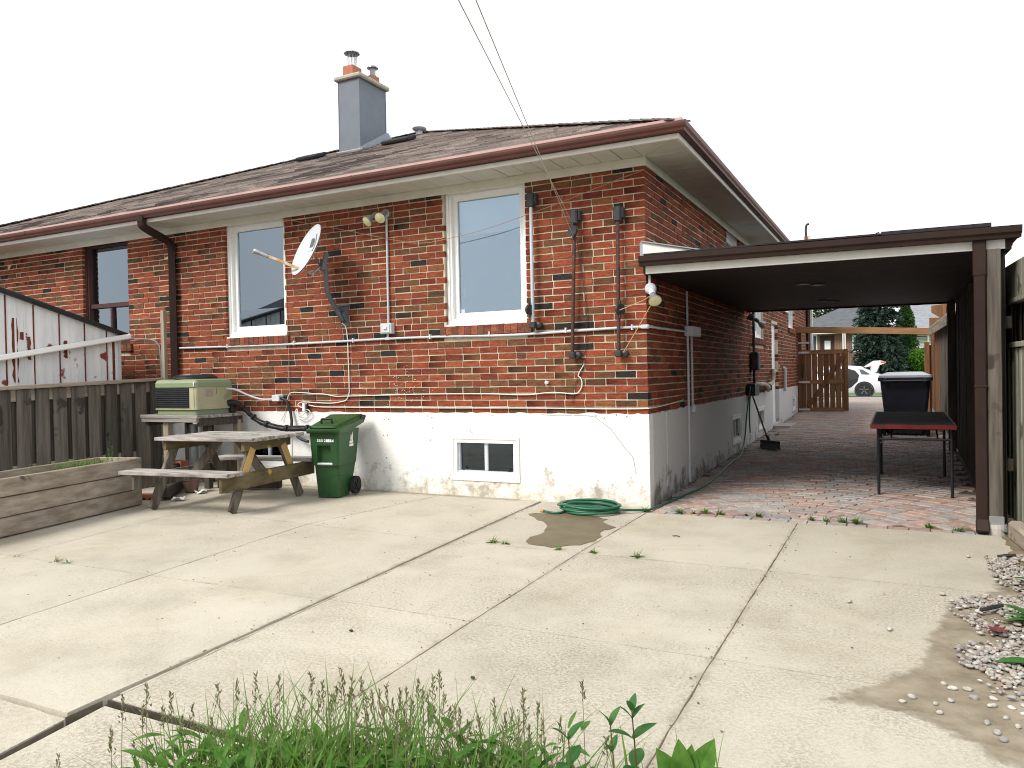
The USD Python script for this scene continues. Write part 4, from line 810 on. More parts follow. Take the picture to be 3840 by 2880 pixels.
part('/World', 'white_cable', tube(curve([(-.609,-.014,1.31),(-.665,-.014,1.215),(-.64,-.014,1.18),(-.63,-.014,1.12),(-.66,-.014,1.06),(-.718,-.014,1.037),(-.941,-.014,1.052),(-1.223,-.014,1.031),(-1.7,-.014,1.043),(-2.368,-.014,1.043),(-2.9,-.014,1.035),(-3.411,-.015,1.026),(-3.575,-.018,1.026),(-3.717,-.02,1.049),(-3.921,-.02,1.06),(-4.172,-.02,1.073),(-4.245,-.02,1.048),(-4.284,-.02,.974)], 140), .0055, 6), M['white_cable'], True, label='upper white cable looping along the low brick courses', cat='cable')
part('/World', 'white_cable', tube(curve([(-3.99,-.03,.93),(-3.94,-.02,.925),(-3.80,-.014,.906),(-3.4,-.014,.903),(-2.371,-.014,.899),(-1.2,-.014,.901),(-.3,-.014,.896),(-.02,-.014,.902),(.014,-.0,.903),(.014,.4,.905),(.014,1.2,.93)], 110), .0055, 6), M['white_cable'], True, label='lower white cable running just above the foundation round the corner', cat='cable')
part('/World', 'white_cable', tube(curve([(-3.98,-.04,.88),(-3.93,-.04,.865),(-3.921,-.04,.83),(-3.958,-.04,.792),(-4.03,-.04,.766),(-4.101,-.04,.79),(-4.136,-.04,.85),(-4.12,-.03,.88),(-4.10,-.04,.82),(-4.03,-.045,.815),(-3.97,-.045,.86)], 80), .0055, 6), M['white_cable'], True, label='small loop of white cable below the splitter', cat='cable')
sp = thing('cable_splitter', 'small white and dark cable splitter box above the green bin', 'splitter')
part(sp, 'body', cbox(-4.02,-3.985,-.06,-.012,.855,.95,.003), M['white_vinyl']); part(sp, 'terminals', [cbox(-3.984,-3.955,-.045,-.012,.855+.022*k,.872+.022*k,.002) for k in range(4)], M['black'])
part('/World', 'thin_blue_wire', tube(curve([(-4.266,-.012,3.02),(-4.262,-.012,2.584),(-4.261,-.012,2.066),(-4.252,-.012,1.806),(-4.24,-.012,1.62),(-4.248,-.014,1.2),(-4.243,-.014,1.058),(-4.283,-.016,.946),(-4.324,-.02,.821),(-4.363,-.03,.75)], 60), .003, 5), M['thin_wire'], True, label='thin copper coloured wire hanging beside the dish window', cat='wire')
def flood(name, label, base, heads, parts_mat, group=None):
    t = thing(name, label, 'flood lamp', group)
    part(t, 'base', lathe([(0,0),(.05,.0),(.05,.03),(.035,.045),(0,.045)], 18, base, (0,-1,0)), parts_mat)
    for h0, d in heads:
        h0, d = A(h0), A(d, float)/np.linalg.norm(d)
        part(t, 'holder', [cyl(A(base)+[0,-.04,0], h0, .014, 8), lathe([(0,0),(.026,0),(.03,.02),(.028,.055),(0,.055)], 14, h0, d)], parts_mat)
        bl = part(t, 'bulb', lathe([(.022,.05),(.026,.075),(.048,.125),(.058,.145),(.058,.152)], 20, h0, d), M['galv'], True)
        part(bl, 'lens', lathe([(0,.163),(.03,.160),(.056,.151)], 20, h0, d), M['lamp_glass'], True)
    return t
tf = flood('twin_flood_lamp', 'twin flood lamp with two round bulbs left of the middle window', (-2.822,-.008,2.965), [((-2.90,-.10,2.955), (-.25,-.72,-.62)), ((-2.79,-.09,2.965), (.15,-.80,-.55))], M['galv'])
part(tf, 'conduit', tube([(-2.822,-.02,2.93),(-2.826,-.02,1.80)], .0125, 10), M['grey_plastic'], True)
swb = thing('switch_box', 'grey outdoor switch box below the twin flood lamp', 'switch box')
part(swb, 'box', cbox(-2.902,-2.758,-.07,-.004,1.688,1.80,.006), M['grey_plastic']); part(swb, 'cover', cbox(-2.885,-2.775,-.078,-.0705,1.70,1.788,.003), M['lt_grey']); part(swb, 'lever', cbox(-2.85,-2.81,-.094,-.0785,1.735,1.765,.004), M['white_vinyl'])
part(swb, 'tee', [cyl((-2.838,-.02,1.688),(-2.838,-.02,1.64),.013,10), cbox(-2.87,-2.80,-.04,-.003,1.622,1.652,.006)], M['grey_plastic'])
cd = thing('conduit', 'long grey conduit running level across the brick wall', 'conduit')
part(cd, 'pipe', tube(curve([(-6.04,-.022,1.641),(-4.5,-.022,1.627),(-3.4,-.022,1.632),(-2.83,-.022,1.637),(-2.1,-.022,1.632),(-1.4,-.022,1.617),(-.776,-.022,1.627),(-.3,-.022,1.637),(-.01,-.022,1.637),(.022,-.01,1.637),(.022,.4,1.64),(.022,1.32,1.648)], 90), .0125, 10), M['grey_plastic'], True)
for x in (-5.2,-4.15,-3.3,-2.3,-1.6,-.78,-.13): part(cd, 'strap', cbox(x-.008,x+.008,-.038,-.003,1.612,1.662,.002), M['lt_grey'])
part(cd, 'elbow_box', [cbox(-.05,.03,-.042,-.005,1.618,1.656,.008)], M['grey_plastic'])
jb = thing('junction_box', 'grey junction box with vertical conduits on the carport side wall', 'junction box')
part(jb, 'box', cbox(.004,.10,1.33,1.68,1.60,1.705,.006), M['lt_grey'])
part(jb, 'riser', tube([(.02,1.40,1.705),(.02,1.40,2.08)], .012, 8), M['lt_grey']); part(jb, 'drop', tube([(.022,1.40,1.60),(.022,1.40,.05)], .013, 8), M['lt_grey']); part(jb, 'drop', tube([(.022,1.57,1.60),(.022,1.57,.84)], .013, 8), M['lt_grey'])
part(jb, 'end_fitting', lathe([(0,.78),(.03,.785),(.035,.84),(.018,.87),(0,.87)], 12, (.03,1.57,0)), M['lt_grey'])
# three pulley masts
def mast(x, z0, z1, label, m, w0=None):
    t = thing('pulley_mast', label, 'mast', 'clothes line masts on the rear wall')
    part(t, 'pipe', tube([(x[0],-.07,z0),(x[1],-.07,z1-.1)], .017, 10), m, True)
    part(t, 'cap_bracket', [cbox(x[1]-.035,x[1]+.035,-.10,-.03,z1-.14,z1,.012), cbox(x[1]+.012,x[1]+.055,-.075,-.003,z1-.11,z1-.01,.008)], M['dark_iron'])
    part(t, 'foot_bracket', [cbox(x[0]-.03,x[0]+.03,-.10,-.03,z0-.03,z0+.03,.008), lathe([(0,0),(.028,0),(.028,.06),(0,.07)], 10, (x[0]+.05,-.003,z0), (0,-1,0)), cbox(x[0],x[0]+.06,-.07,-.045,z0-.012,z0+.012,.004)], M['dark_iron'])
    return t
def pulley(t, c, r=.048, d=(.9,-.3,0)):
    d = A(d, float)/np.linalg.norm(d)
    part(t, 'pulley', [lathe([(0,-.012),(r,-.014),(r*.78,0),(r,.014),(0,.012)], 20, c, d), beam(A(c)+[0,0,-r-.03], A(c)+[0,0,r+.03], .012, .03, b=.002)], M['dark_iron'])
m1 = mast((-1.10,-1.10), 1.70, 2.965, 'short grey clothes line mast beside the right window', M['grey_plastic']); pulley(m1, (-1.12,-.10,1.845))
m2 = mast((-.70,-.655), 1.40, 2.755, 'brown clothes line mast carrying the two long overhead lines', M['rust_pipe']); pulley(m2, (-.655,-.11,2.55), .05, (.3,.9,0))
m3 = mast((-.245,-.235), 1.40, 2.735, 'brown clothes line mast nearest the house corner', M['rust_pipe']); pulley(m3, (-.215,-.10,1.80), .05, (.9,-.5,0))
for nme, P0, P1, lb in (('clothes_line', A([-.65,-.11,2.605]), A([.735,-4.49,2.47]), 'left one of two long lines rising from the brown mast over the yard'), ('clothes_line', A([-.65,-.11,2.495]), A([.787,-4.465,2.468]), 'right one of two long lines rising from the brown mast over the yard')):
    d_ = (P1-P0); part('/World', nme, tube([P0+d_*t for t in np.linspace(0, 3.2, 24)], .0021, 5), M['line'], label=lb, cat='clothes line')
part('/World', 'loose_wire', tube(curve([(-4.28,-.03,3.07),(-3.71,-.03,2.93),(-3.2,-.03,2.80),(-2.62,-.03,2.65),(-2.36,-.03,2.61),(-2.11,-.03,2.62),(-1.63,-.03,2.675),(-1.22,-.03,2.755),(-.78,-.03,2.85),(-.26,-.03,2.98),(-.02,-.03,3.03)], 60), .0032, 5), M['thin_wire'], True, label='thin wire sagging across the wall in front of the windows', cat='wire')
cf = flood('corner_flood_lamp', 'single flood lamp hanging under the carport roof at the house corner', (.06,-.05,1.97), [((.085,-.13,1.945), (.35,-.55,-.60))], M['lt_grey'])
part(cf, 'conduit', tube([(.05,-.055,2.09),(.05,-.055,1.95)], .012, 8), M['lt_grey'])
part('/World', 'tan_rope', tube([(-.215,-.12,1.79),(.0,-.13,1.86),(.11,-.165,1.905),(.125,-.18,1.86),(.1,-.17,1.83),(-.06,-.12,1.60),(-.20,-.08,1.41)], .0038, 6), M['tan_rope'], label='tan rope looped from the corner mast round the flood lamp', cat='rope')
part('/World', 'hanging_cord', tube(curve([(-.645,-.05,2.5),(-.60,-.02,2.1),(-.57,-.016,1.75),(-.59,-.016,1.45),(-.64,-.014,1.25),(-.70,-.014,1.12),(-.73,-.014,.95)], 30), .0035, 5), M['dark_iron'], True, label='dark cord hanging beside the brown line mast', cat='cord')
part('/World', 'hose_hook', [lathe([(0,0),(.016,0),(.012,.03),(.018,.04),(0,.045)], 10, (-.985,-.004,1.147), (0,-1,0))], M['lt_grey'], label='small pale knob on the bricks below the right window', cat='knob')
# ================================================================ AIR CONDITIONER ON ITS STAND
ac = thing('air_conditioner', 'old green and beige air conditioner standing on a wooden platform', 'air conditioner')
ax0, ax1, ay0, ay1 = -5.60, -4.915, -.755, -.215
def rring(x0, x1, y0, y1, r): return sbox(x0+r, y0+r, x1-r, y1-r).buffer(r, 6)
part(ac, 'base_pan', prism(rring(ax0+.02, ax1-.02, ay0+.02, ay1-.02, .03), .848, .905), M['ac_green'])
part(ac, 'base_rim', prism(rring(ax0, ax1, ay0, ay1, .04), .9055, .918), M['ac_beige'])
part(ac, 'cabinet', prism(rring(ax0+.012, ax1-.004, ay0+.012, ay1, .035), .9185, 1.158), M['ac_beige'])
cv = rring(ax0, ax1, ay0, ay1, .045)
part(ac, 'top_cover', [prism(cv, 1.1585, 1.205), trimesh.convex.convex_hull(np.vstack([np.c_[A(cv.exterior.coords), np.full(len(cv.exterior.coords), 1.2045)], np.c_[A(cv.buffer(-.02).exterior.coords), np.full(len(cv.buffer(-.02).exterior.coords), 1.236)], np.c_[A(cv.buffer(-.06).exterior.coords), np.full(len(cv.buffer(-.06).exterior.coords), 1.247)]]))], M['ac_green'], 40)
gr = part(ac, 'grille', box(ax0+.03, ax1-.12, ay0+.006, ay0+.0115, .925, 1.15), M['black_mesh'])
for k in range(10): part(gr, 'louvre', cbox(ax0+.03, ax1-.12, ay0-.001, ay0+.0055, .93+.0215*k, .936+.0215*k, .001), M['dark_iron'])
part(ac, 'corner_seam', box(ax1-.042, ax1-.039, ay0+.0095, ay0+.0115, .92, 1.157), M['dark_iron'])
part(ac, 'paint_drip', [ico((ax1-.03, ay0-.001, 1.196), .010, 1, (1,.4,1.5)), ico((ax1-.03, ay0-.001, 1.176), .007, 1, (1,.4,1.4))], M['white_vinyl'])
part(ac, 'rating_plate', box(ax1-.0035, ax1-.0022, ay0+.14, ay0+.24, 1.05, 1.135), M['ac_plate']); part(ac, 'side_slot', box(ax1-.0035, ax1-.002, ay0+.285, ay0+.289, 1.07, 1.15), M['dark_iron'])
acx, acy = (ax0+ax1)/2, (ay0+ay1)/2
fg = part(ac, 'fan_guard', lathe([(.0,1.30),(.10,1.298),(.22,1.285),(.245,1.27),(.25,1.248),(.0,1.248)], 36, (acx, acy+.02, 0)), M['black'], 40)
for k in range(7): part(fg, 'guard_ring', trimesh.creation.torus(.05+.027*k, .0025, 36, 6).apply_translation((acx, acy+.02, 1.301-.25*(.05+.027*k)**2)), M['dark_iron'])
std = thing('wooden_stand', 'rough wooden platform on legs under the air conditioner', 'stand')
for k in range(4): part(std, 'deck_plank', cbox(-5.82, -4.885, -.775+.172*k, -.775+.172*k+.168, .808, .846, .004), M['wood_grey_x'])
part(std, 'front_rail', cbox(-5.80, -4.90, -.772, -.735, .765, .8075, .003), M['wood_grey_x']); part(std, 'side_rail', cbox(-4.935, -4.90, -.73, -.10, .72, .8075, .003), M['wood_dark_z']); part(std, 'side_rail', cbox(-5.78, -5.745, -.73, -.10, .72, .8075, .003), M['wood_dark_z'])
for x, y, mm in ((-5.45,-.70,'wood_pale'), (-4.94,-.15,'wood_pale'), (-5.40,-.15,'wood_dark_z'), (-4.98,-.55,'wood_dark_z'), (-5.76,-.70,'wood_dark_z'), (-5.76,-.15,'wood_dark_z')):
    part(std, 'leg', cbox(x-.043, x+.043, y-.03, y+.03, .0, .765 if mm == 'wood_pale' else .72, .005), M[mm])
part('/World', 'metal_flue', [tube([(-5.62,-.20,.0),(-5.62,-.20,.70)], .055, 16)], M['galv'], True, label='pale metal pipe standing under the air conditioner platform', cat='pipe')
bp = curve([(-4.92,-.30,.955),(-4.87,-.26,.965),(-4.83,-.20,.93),(-4.77,-.16,.86),(-4.70,-.13,.79),(-4.60,-.12,.73),(-4.414,-.115,.683),(-4.222,-.11,.658),(-4.0,-.10,.662),(-3.8,-.08,.66)], 60)
bun = thing('refrigerant_lines', 'black taped bundle of pipes running from the air conditioner to the green bin', 'pipes')
part(bun, 'insulated_pipe', tube(bp, .027+.003*np.sin(np.arange(len(bp))*1.3), 10), M['black'], True); part(bun, 'thin_pipe', tube(bp+A([0,-.012,.03]), .010, 8), M['rubber'], True)
for k in (14,24,33,42,50): part(bun, 'tape', tube(bp[k:k+2]+A([0,-.004,.008]), .04, 8), M['rubber'])
part(bun, 'cable_box', [cbox(-4.955,-4.88,-.28,-.20,.85,.97,.01)], M['black'])
part('/World', 'power_whip', tube(curve([(-4.915,-.33,1.13),(-4.86,-.24,1.115),(-4.747,-.15,1.045),(-4.616,-.10,1.0),(-4.50,-.07,.995),(-4.44,-.06,1.005)], 40), .012, 8), M['grey_plastic'], True, label='grey flexible conduit from the air conditioner to its switch box', cat='conduit')
part('/World', 'disconnect_box', [cbox(-4.455,-4.345,-.085,-.004,.972,1.042,.005)], M['lt_grey'], label='pale grey electrical box beside the air conditioner', cat='electrical box')
part('/World', 'black_conduit', tube(curve([(-4.345,-.05,1.005),(-4.307,-.05,1.0),(-4.259,-.05,.971),(-4.224,-.05,.915),(-4.202,-.05,.842),(-4.18,-.06,.759),(-4.162,-.08,.676),(-4.12,-.09,.62),(-4.02,-.10,.55),(-3.90,-.10,.52)], 50), .016, 8), M['black'], True, label='black conduit dropping from the grey electrical box', cat='conduit')
# ================================================================ PICNIC TABLE
pt_ = thing('picnic_table', 'weathered wooden picnic table with attached benches by the foundation', 'picnic table', None, (-3.965,-1.174,.012), 7.7)
for k in range(5): y = -.40+.161*k; part(pt_, 'top_plank', cbox(-.565+rng.normal(0,.006), .60+rng.normal(0,.006), y, y+.154, .638, .674+rng.normal(0,.0015), .005), M['wood_grey_x'])
for sgn in (-1, 1):
    for k in range(2):
        y0 = sgn*.635+(-.112 if k == 0 else .004); part(pt_, 'bench_plank', cbox(-.66, .59, y0, y0+.108, .348, .384, .005), M['wood_grey_x'])
for xs in (-.47, .45):
    part(pt_, 'top_cleat', cbox(xs-.02, xs+.02, -.36, .36, .545, .6375, .004), M['wood_mossy']); o_ = .04 if xs > 0 else -.04
    part(pt_, 'bench_beam', cbox(xs+o_-.018, xs+o_+.018, -.72, .72, .205, .3475, .005), M['wood_mossy'] if xs > 0 else M['wood_leg'])
    for sgn in (-1, 1):
        fresh = xs > 0
        part(pt_, 'leg', beam((xs, sgn*.20, .63), (xs, sgn*.53, .0), .036, .098, up=(0,1,0)), M['wood_leg'])
        if fresh: part(pt_, 'worn_face', beam((xs+.0195, sgn*.235, .565), (xs+.0195, sgn*.375, .30), .003, .085, up=(0,1,0), b=.0008), M['wood_fresh'], label='bare yellow wood on the leg')
    part(pt_, 'brace', beam((xs-(.02 if xs > 0 else -.02), 0, .26), (xs*.25, 0, .63), .036, .09), M['wood_leg'])
green = [Polygon([(-.2+.1*math.cos(a)*(1+.5*math.sin(3*a)), .05+.03*math.sin(a)) for a in np.linspace(0,6.2,18)]), LineString([(.1,-.2),(.28,-.1),(.34,.02),(.2,.1)]).buffer(.012), LineString([(-.1,-.1),(.2,-.02),(.4,-.05)]).buffer(.010), LineString([(.25,-.22),(.3,-.12),(.42,-.1)]).buffer(.01)]
part(pt_, 'paint_smear', [prism(g_.buffer(0), .6755, .677) for g_ in green], mat('green_smear', (.20,.30,.20), (.42,.42,.38), 30, rough=.9, lo=.42, hi=.6))
for x, y, rz, lb in ((-4.97,-1.36,25,'red hollow brick lying on the ground beside the planter end'), (-5.6,-.42,-10,'red hollow brick on the ledge behind the picnic table leg')):
    hb = thing('hollow_brick', lb, 'brick', None, (x, y, .014 if y < -1 else .20), rz)
    b_ = sbox(-.10,-.05,.10,.05)
    for q in (-.06, 0, .06): b_ = b_.difference(Point(q, 0).buffer(.018))
    part(hb, 'body', prism(b_, 0, .085), mat('hollow_brick_clay' if y < -1 else 'hollow_brick_clay_2', (.36,.13,.075), (.27,.10,.06), 12, rough=.95)) if y > -1 else part(hb, 'body', prism(b_, -.05, .05, 'xz'), M['clay_flue'])
    if y < -1: part(hb, 'inside', box(-.09,.09,-.02,.03,-.045,.045), M['joint'])
blk = thing('timber_block', 'dark timber blocks stacked on the ground under the picnic table', 'timber'); part(blk, 'timber', beam((-5.35,-.62,.09), (-4.72,-1.36,.09), .14, .12, b=.012), M['wood_dark_z']); part(blk, 'timber', beam((-5.55,-.55,.21), (-4.95,-1.2,.21), .14, .12, b=.012), M['wood_dark_z'])
part('/World', 'timber', beam((-4.80,-.56,.075), (-4.10,-.34,.075), .10, .11, b=.01), M['wood_dark_z'], label='loose dark timber lying along the foundation behind the table', cat='timber')
part('/World', 'clay_pot', lathe([(0,0),(.065,0),(.09,.13),(.10,.13),(.10,.16),(.085,.16),(.07,.02),(0,.02)], 20, (-4.92,-.84,.014)), mat('dirty_clay', (.16,.10,.085), (.24,.15,.12), 12, rough=.95), True, label='dirty clay pot under the picnic table', cat='plant pot')
cr_ = trimesh.Trimesh(*((A([[x*.06, y*.045, .012+.02*math.sin(x*3+y*2)*math.cos(y*4)+.02] for x in np.linspace(-1,1,7) for y in np.linspace(-1,1,6)]), A([[i*6+j, i*6+j+1, i*6+j+7] for i in range(6) for j in range(5)]+[[i*6+j, i*6+j+7, i*6+j+6] for i in range(6) for j in range(5)]))), process=False); cr_.vertices[:, 2] += -cr_.vertices[:, 2].min()
part('/World', 'white_paper', xf(cr_, 30, (-4.58,-1.29,.014)), M['white_vinyl'], True, label='crumpled white paper on the concrete under the bench', cat='paper')
part('/World', 'white_scrap', xf(cr_, 80, (-4.75,-.86,.014)), M['white_vinyl'], True, label='small white scrap beside the clay pot', cat='scrap')
# ================================================================ GREEN BIN
gb = thing('green_bin', 'green wheeled organics bin with a black lid handle and white emblem', 'bin', None, (-3.225,-.47,.012), 11)
def hull(*sets): return trimesh.convex.convex_hull(np.vstack([A(s_, float) for s_ in sets]))
def rr(w, y0, y1, z, r=.03): p = rring(-w/2, w/2, y0, y1, r); return np.c_[A(p.exterior.coords)[:-1], np.full(len(p.exterior.coords)-1, z)]
up1 = hull(rr(.335, -.215, .26, .685), rr(.305, -.196, .21, .33)); lo1 = hull(rr(.285, -.165, .215, .331), rr(.245, -.145, .10, .0, .04), rr(.25,-.148,.15,.06,.04))
up1 = trimesh.boolean.difference([up1, hull([(-.085,-.30,.545),(.085,-.30,.545),(-.07,-.14,.53),(.07,-.14,.53),(-.10,-.30,.28),(.10,-.30,.28),(-.085,-.14,.28),(.085,-.14,.28)])], engine='manifold')
body = part(gb, 'body', [up1, lo1], M['green_bin'], 35)
part(body, 'pocket_back', box(-.08,.08,-.152,-.148,.28,.54), M['green_bin'])
part(gb, 'lift_bar', cyl((-.097,-.180,.345), (.097,-.180,.345), .013, 12), M['lt_grey'], True)
part(gb, 'rib', [cbox(.025,.03,-.213,-.203,.60,.66,.002)], M['green_bin'])
part(gb, 'foot', [hull(rr(.12,-.15,-.02,0,.03)+[.06,0,0], rr(.12,-.165,-.02,.22,.03)+[.085,0,0])], M['green_bin'])
lid = part(gb, 'lid', [hull(rr(.375,-.255,.0,.66,.05), rr(.375,-.255,.0,.70,.05), rr(.38,.27,.34,.785,.02), rr(.38,.25,.33,.74,.02)), hull(rr(.33,-.235,.02,.70,.05), rr(.29,-.205,.02,.742,.05), rr(.35,.24,.32,.825,.02), rr(.36,.26,.33,.785,.02))], M['bin_lid'], 35)
part(lid, 'handle_recess', hull(rr(.26,-.20,-.06,.744,.03), rr(.27,-.215,-.05,.735,.03)), M['green_bin'])
part(gb, 'lid_handle', tube(curve([(-.062,-.135,.74),(-.058,-.14,.785),(-.045,-.14,.80),(.045,-.14,.80),(.058,-.14,.785),(.062,-.135,.74)], 24), .011, 8), M['black'], True); part(gb, 'handle_plate', hull(rr(.16,-.165,-.10,.744,.03), rr(.15,-.16,-.105,.752,.03)), M['black'])
part(gb, 'rear_handle', [cyl((-.19,.345,.80), (.19,.345,.80), .016, 10), cbox(.165,.19,.25,.345,.76,.812,.006), cbox(-.19,-.165,.25,.345,.76,.812,.006)], M['black'])
for sx in (-1, 1):
    w_ = part(gb, 'wheel', lathe([(0,-.022),(.055,-.022),(.075,-.026),(.092,-.022),(.094,0),(.092,.022),(.075,.026),(.055,.018),(0,.018)], 28, (sx*.175,.12,.095), (1,0,0)), M['rubber'], 40)
    part(w_, 'spokes', [beam((sx*.2,.12,.095), (sx*.2,.12+.06*math.cos(a), .095+.06*math.sin(a)), .012, .012, up=(1,0,0), b=0) for a in np.arange(5)*2*math.pi/5], M['black'])
part(gb, 'axle', cyl((-.17,.12,.095), (.17,.12,.095), .012, 8), M['black'])
def side_pt(yy, zz, h=.002):                              # right face of the upper body
    t = (zz-.33)/(.685-.33); return A([.305/2+(.335-.305)/2*t+h, yy, zz])
def side_mark(poly):
    m = prism(Polygon(poly), 0, .0015); return trimesh.Trimesh(A([side_pt(a, b, .001+c) for a, b, c in m.vertices]), m.faces, process=False)
y0 = .03
part(gb, 'emblem', [side_mark([(y0,.505),(y0+.085,.505),(y0+.085,.532),(y0,.532)]), side_mark([(y0+.002,.539),(y0+.08,.539),(y0+.078,.562),(y0+.005,.562)]), side_mark([(y0+.006,.5625),(y0+.024,.5625),(y0+.022,.60),(y0+.030,.63),(y0+.034,.60),(y0+.034,.585),(y0+.040,.585),(y0+.040,.61),(y0+.062,.655),(y0+.070,.62),(y0+.072,.5625),(y0+.05,.5625),(y0+.05,.572),(y0+.03,.572),(y0+.03,.5625)])], M['white_vinyl'])
tx_ = meshkit.text_mesh('350 28146', .026, .0015, True); tx_.apply_transform(trimesh.transformations.rotation_matrix(math.pi/2, [1,0,0])); tx_.apply_translation([-.075,-.2125,.572])
part(gb, 'number', tx_, M['white_vinyl']); part(gb, 'number_patch', box(.03,.085,-.2135,-.212,.57,.60), M['lt_grey'])
# ================================================================ CARPORT CONTENTS AND THE DRIVE
ft = thing('folding_table', 'folding table with grey top and red edge under the carport', 'table')
tz = lambda y: .695+.012*(y-1.2)
def tb(x0, x1, y0, y1, d0, d1):
    return trimesh.Trimesh(A([[x0,y0,tz(y0)+d0],[x1,y0,tz(y0)+d0],[x1,y1,tz(y1)+d0],[x0,y1,tz(y1)+d0],[x0,y0,tz(y0)+d1],[x1,y0,tz(y0)+d1],[x1,y1,tz(y1)+d1],[x0,y1,tz(y1)+d1]]), BF.copy(), process=False)
part(ft, 'top', tb(1.79, 2.46, 1.18, 3.0, -.002, .006), M['table_top'])
part(ft, 'edge_strip', [tb(1.775, 2.475, 1.165, 1.1795, -.034, .004), tb(1.775, 1.7895, 1.18, 3.01, -.034, .004), tb(2.4605, 2.475, 1.18, 3.01, -.034, .004), tb(1.79, 2.46, 3.0005, 3.012, -.034, .004)], M['red_paint'])
for y in (1.27, 2.55):
    for x in (1.84, 2.44): part(ft, 'leg', tube([(x, y, gz(y)), (x, y, tz(y)-.01)], .0135, 8), M['black'])
    part(ft, 'crossbar', tube([(1.84, y, .56), (2.44, y, .56)], .011, 8), M['black'])
part(ft, 'brace', tube([(1.95, 1.27, .56), (1.95, 1.75, .67)], .008, 6), M['black']); part(ft, 'brace', tube([(2.33, 1.27, .56), (2.33, 1.75, .67)], .008, 6), M['black']); part(ft, 'corner_brace', tube([(1.84, 1.27, .50), (1.90, 1.27, .56)], .007, 6), M['black'])
bb_ = thing('garbage_bin', 'large dark wheeled bin with sky sheen painted on its lid on the drive', 'bin', None, (2.11, 6.85, gz(6.85)))
def rr2(x, y0, y1, z, r=.05): p = rring(-x, x, y0, y1, r); return np.c_[A(p.exterior.coords)[:-1], np.full(len(p.exterior.coords)-1, z)]
navy = mat('dark_navy_plastic', (.010,.012,.022), (.008,.009,.016), 6, rough=.45, spec=.4)
part(bb_, 'body', hull(rr2(.35,-.33,.38,.86), rr2(.27,-.22,.28,.03)), navy, 35)
part(bb_, 'rim', hull(rr2(.375,-.36,.40,.845), rr2(.38,-.365,.405,.90)), navy, 35)
part(bb_, 'lid', hull(rr2(.37,-.37,.42,.901), rr2(.37,-.37,.42,.935), rr2(.25,-.18,.30,.985,.08)), mat('lid_with_sky_sheen', (.30,.32,.35), (.24,.26,.29), 5, rough=.22, spec=.8), 35)  # dark lid: its sky reflection is put into the pale colour
part(bb_, 'bar', cyl((-.30,-.40,.85), (.30,-.40,.85), .017, 10), navy); part(bb_, 'lug', [cbox(s*.27-.02, s*.27+.02, -.41, -.33, .82, .89, .008) for s in (-1, 1)], navy)
for s in (-1, 1): part(bb_, 'wheel', lathe([(0,-.03),(.13,-.03),(.14,0),(.13,.03),(0,.03)], 24, (s*.30,-.25,.14), (1,0,0)), M['rubber'])
bw = thing('push_broom', 'push broom with black bristles leaning on the carport wall', 'broom')
part(bw, 'handle', tube([(.375, 4.52, gz(4.5)+.10), (.06, 4.99, .93)], .0125, 8), M['wood_leg'])
R_ = -42; part(bw, 'head', xf(cbox(-.17,.17,-.035,.035,.085,.125,.006), R_, (.40, 4.47, gz(4.5))), M['black'])
part(bw, 'bristles', [xf(tube([(x, y, .086), (x*1.06, y*1.5, .002)], .008, 4), R_, (.40, 4.47, gz(4.5))) for x in np.linspace(-.16,.16,17) for y in (-.025, 0, .025)], M['black'])
part(bw, 'socket', tube([(.39, 4.48, gz(4.5)+.12), (.36, 4.54, gz(4.5)+.18)], .02, 8), M['black'])
hr = thing('hose_hanger', 'dark box shaped hose hanger on the carport wall', 'hose hanger')
part(hr, 'box', cbox(.012, .13, 4.95, 5.35, .84, 1.02, .01), M['black']); part(hr, 'hook', tube(curve([(.02,4.80,.92),(.10,4.80,.91),(.12,4.80,.96)], 12), .012, 6), M['black'])
ho = thing('garden_hose', 'coiled green garden hose running from the house corner into the carport', 'hose')
P_ = []
for t in np.linspace(0, 6*2*math.pi, 190):
    k = t/(2*math.pi); rx, ry = .255-.014*math.sin(k*2.1), .20-.014*math.cos(k*1.7)
    P_.append((-.43+.018*math.sin(k*1.9)+rx*math.cos(t-2.4), -.375+.012*math.cos(k*2.7)+ry*math.sin(t-2.4), .014+.0105*k+.006*math.sin(t*1.5+k)))
st0 = [(-.80,-.555,.016), (-.76,-.575,.016), (-.69,-.60,.015), (-.64,-.575,.014)]
tail = [(-.175,-.40,.045), (-.08,-.315,.03), (.03,-.20,.018), (.06,-.12,.018), (.095,.20,.02), (.17,.75,.034), (.215,1.2,.044), (.20,2.0,.062), (.165,2.67,.078), (.15,3.2,.09), (.135,3.72,.10), (.10,4.2,.24), (.075,4.58,.62), (.085,4.78,.935), (.085,4.83,.93), (.06,4.86,.6), (.06,4.9,.3)]
part(ho, 'tube', tube(curve(st0+P_+tail, 900), .0105, 8), M['hose'], True); part(ho, 'coupling', cyl((-.835,-.545,.016), (-.80,-.555,.016), .0135, 10), M['rust_yellow'])
pu = wob([(-.90,-.66),(-.73,-.86),(-.56,-1.03),(-.52,-1.10),(-.45,-1.32),(-.48,-1.5),(-.46,-1.6),(-.395,-1.72),(-.19,-1.77),(-.03,-1.62),(.02,-1.45),(.015,-1.3),(-.05,-1.16),(-.02,-1.03),(.0,-.93),(-.09,-.86),(-.165,-.77),(-.17,-.65),(-.40,-.50),(-.62,-.50)], .012, .06, 9)
part('/World', 'puddle', prism(pu.intersection(sbox(-.92,-1.822,.036,0)), .001, .0035), mat('wet_concrete', (.155,.128,.072), (.115,.094,.053), 6, rough=.55, spec=.3, bump=.25, bscale=160, detail=8, bdist=.004), label='wet patch on the concrete in front of the coiled hose', cat='puddle')
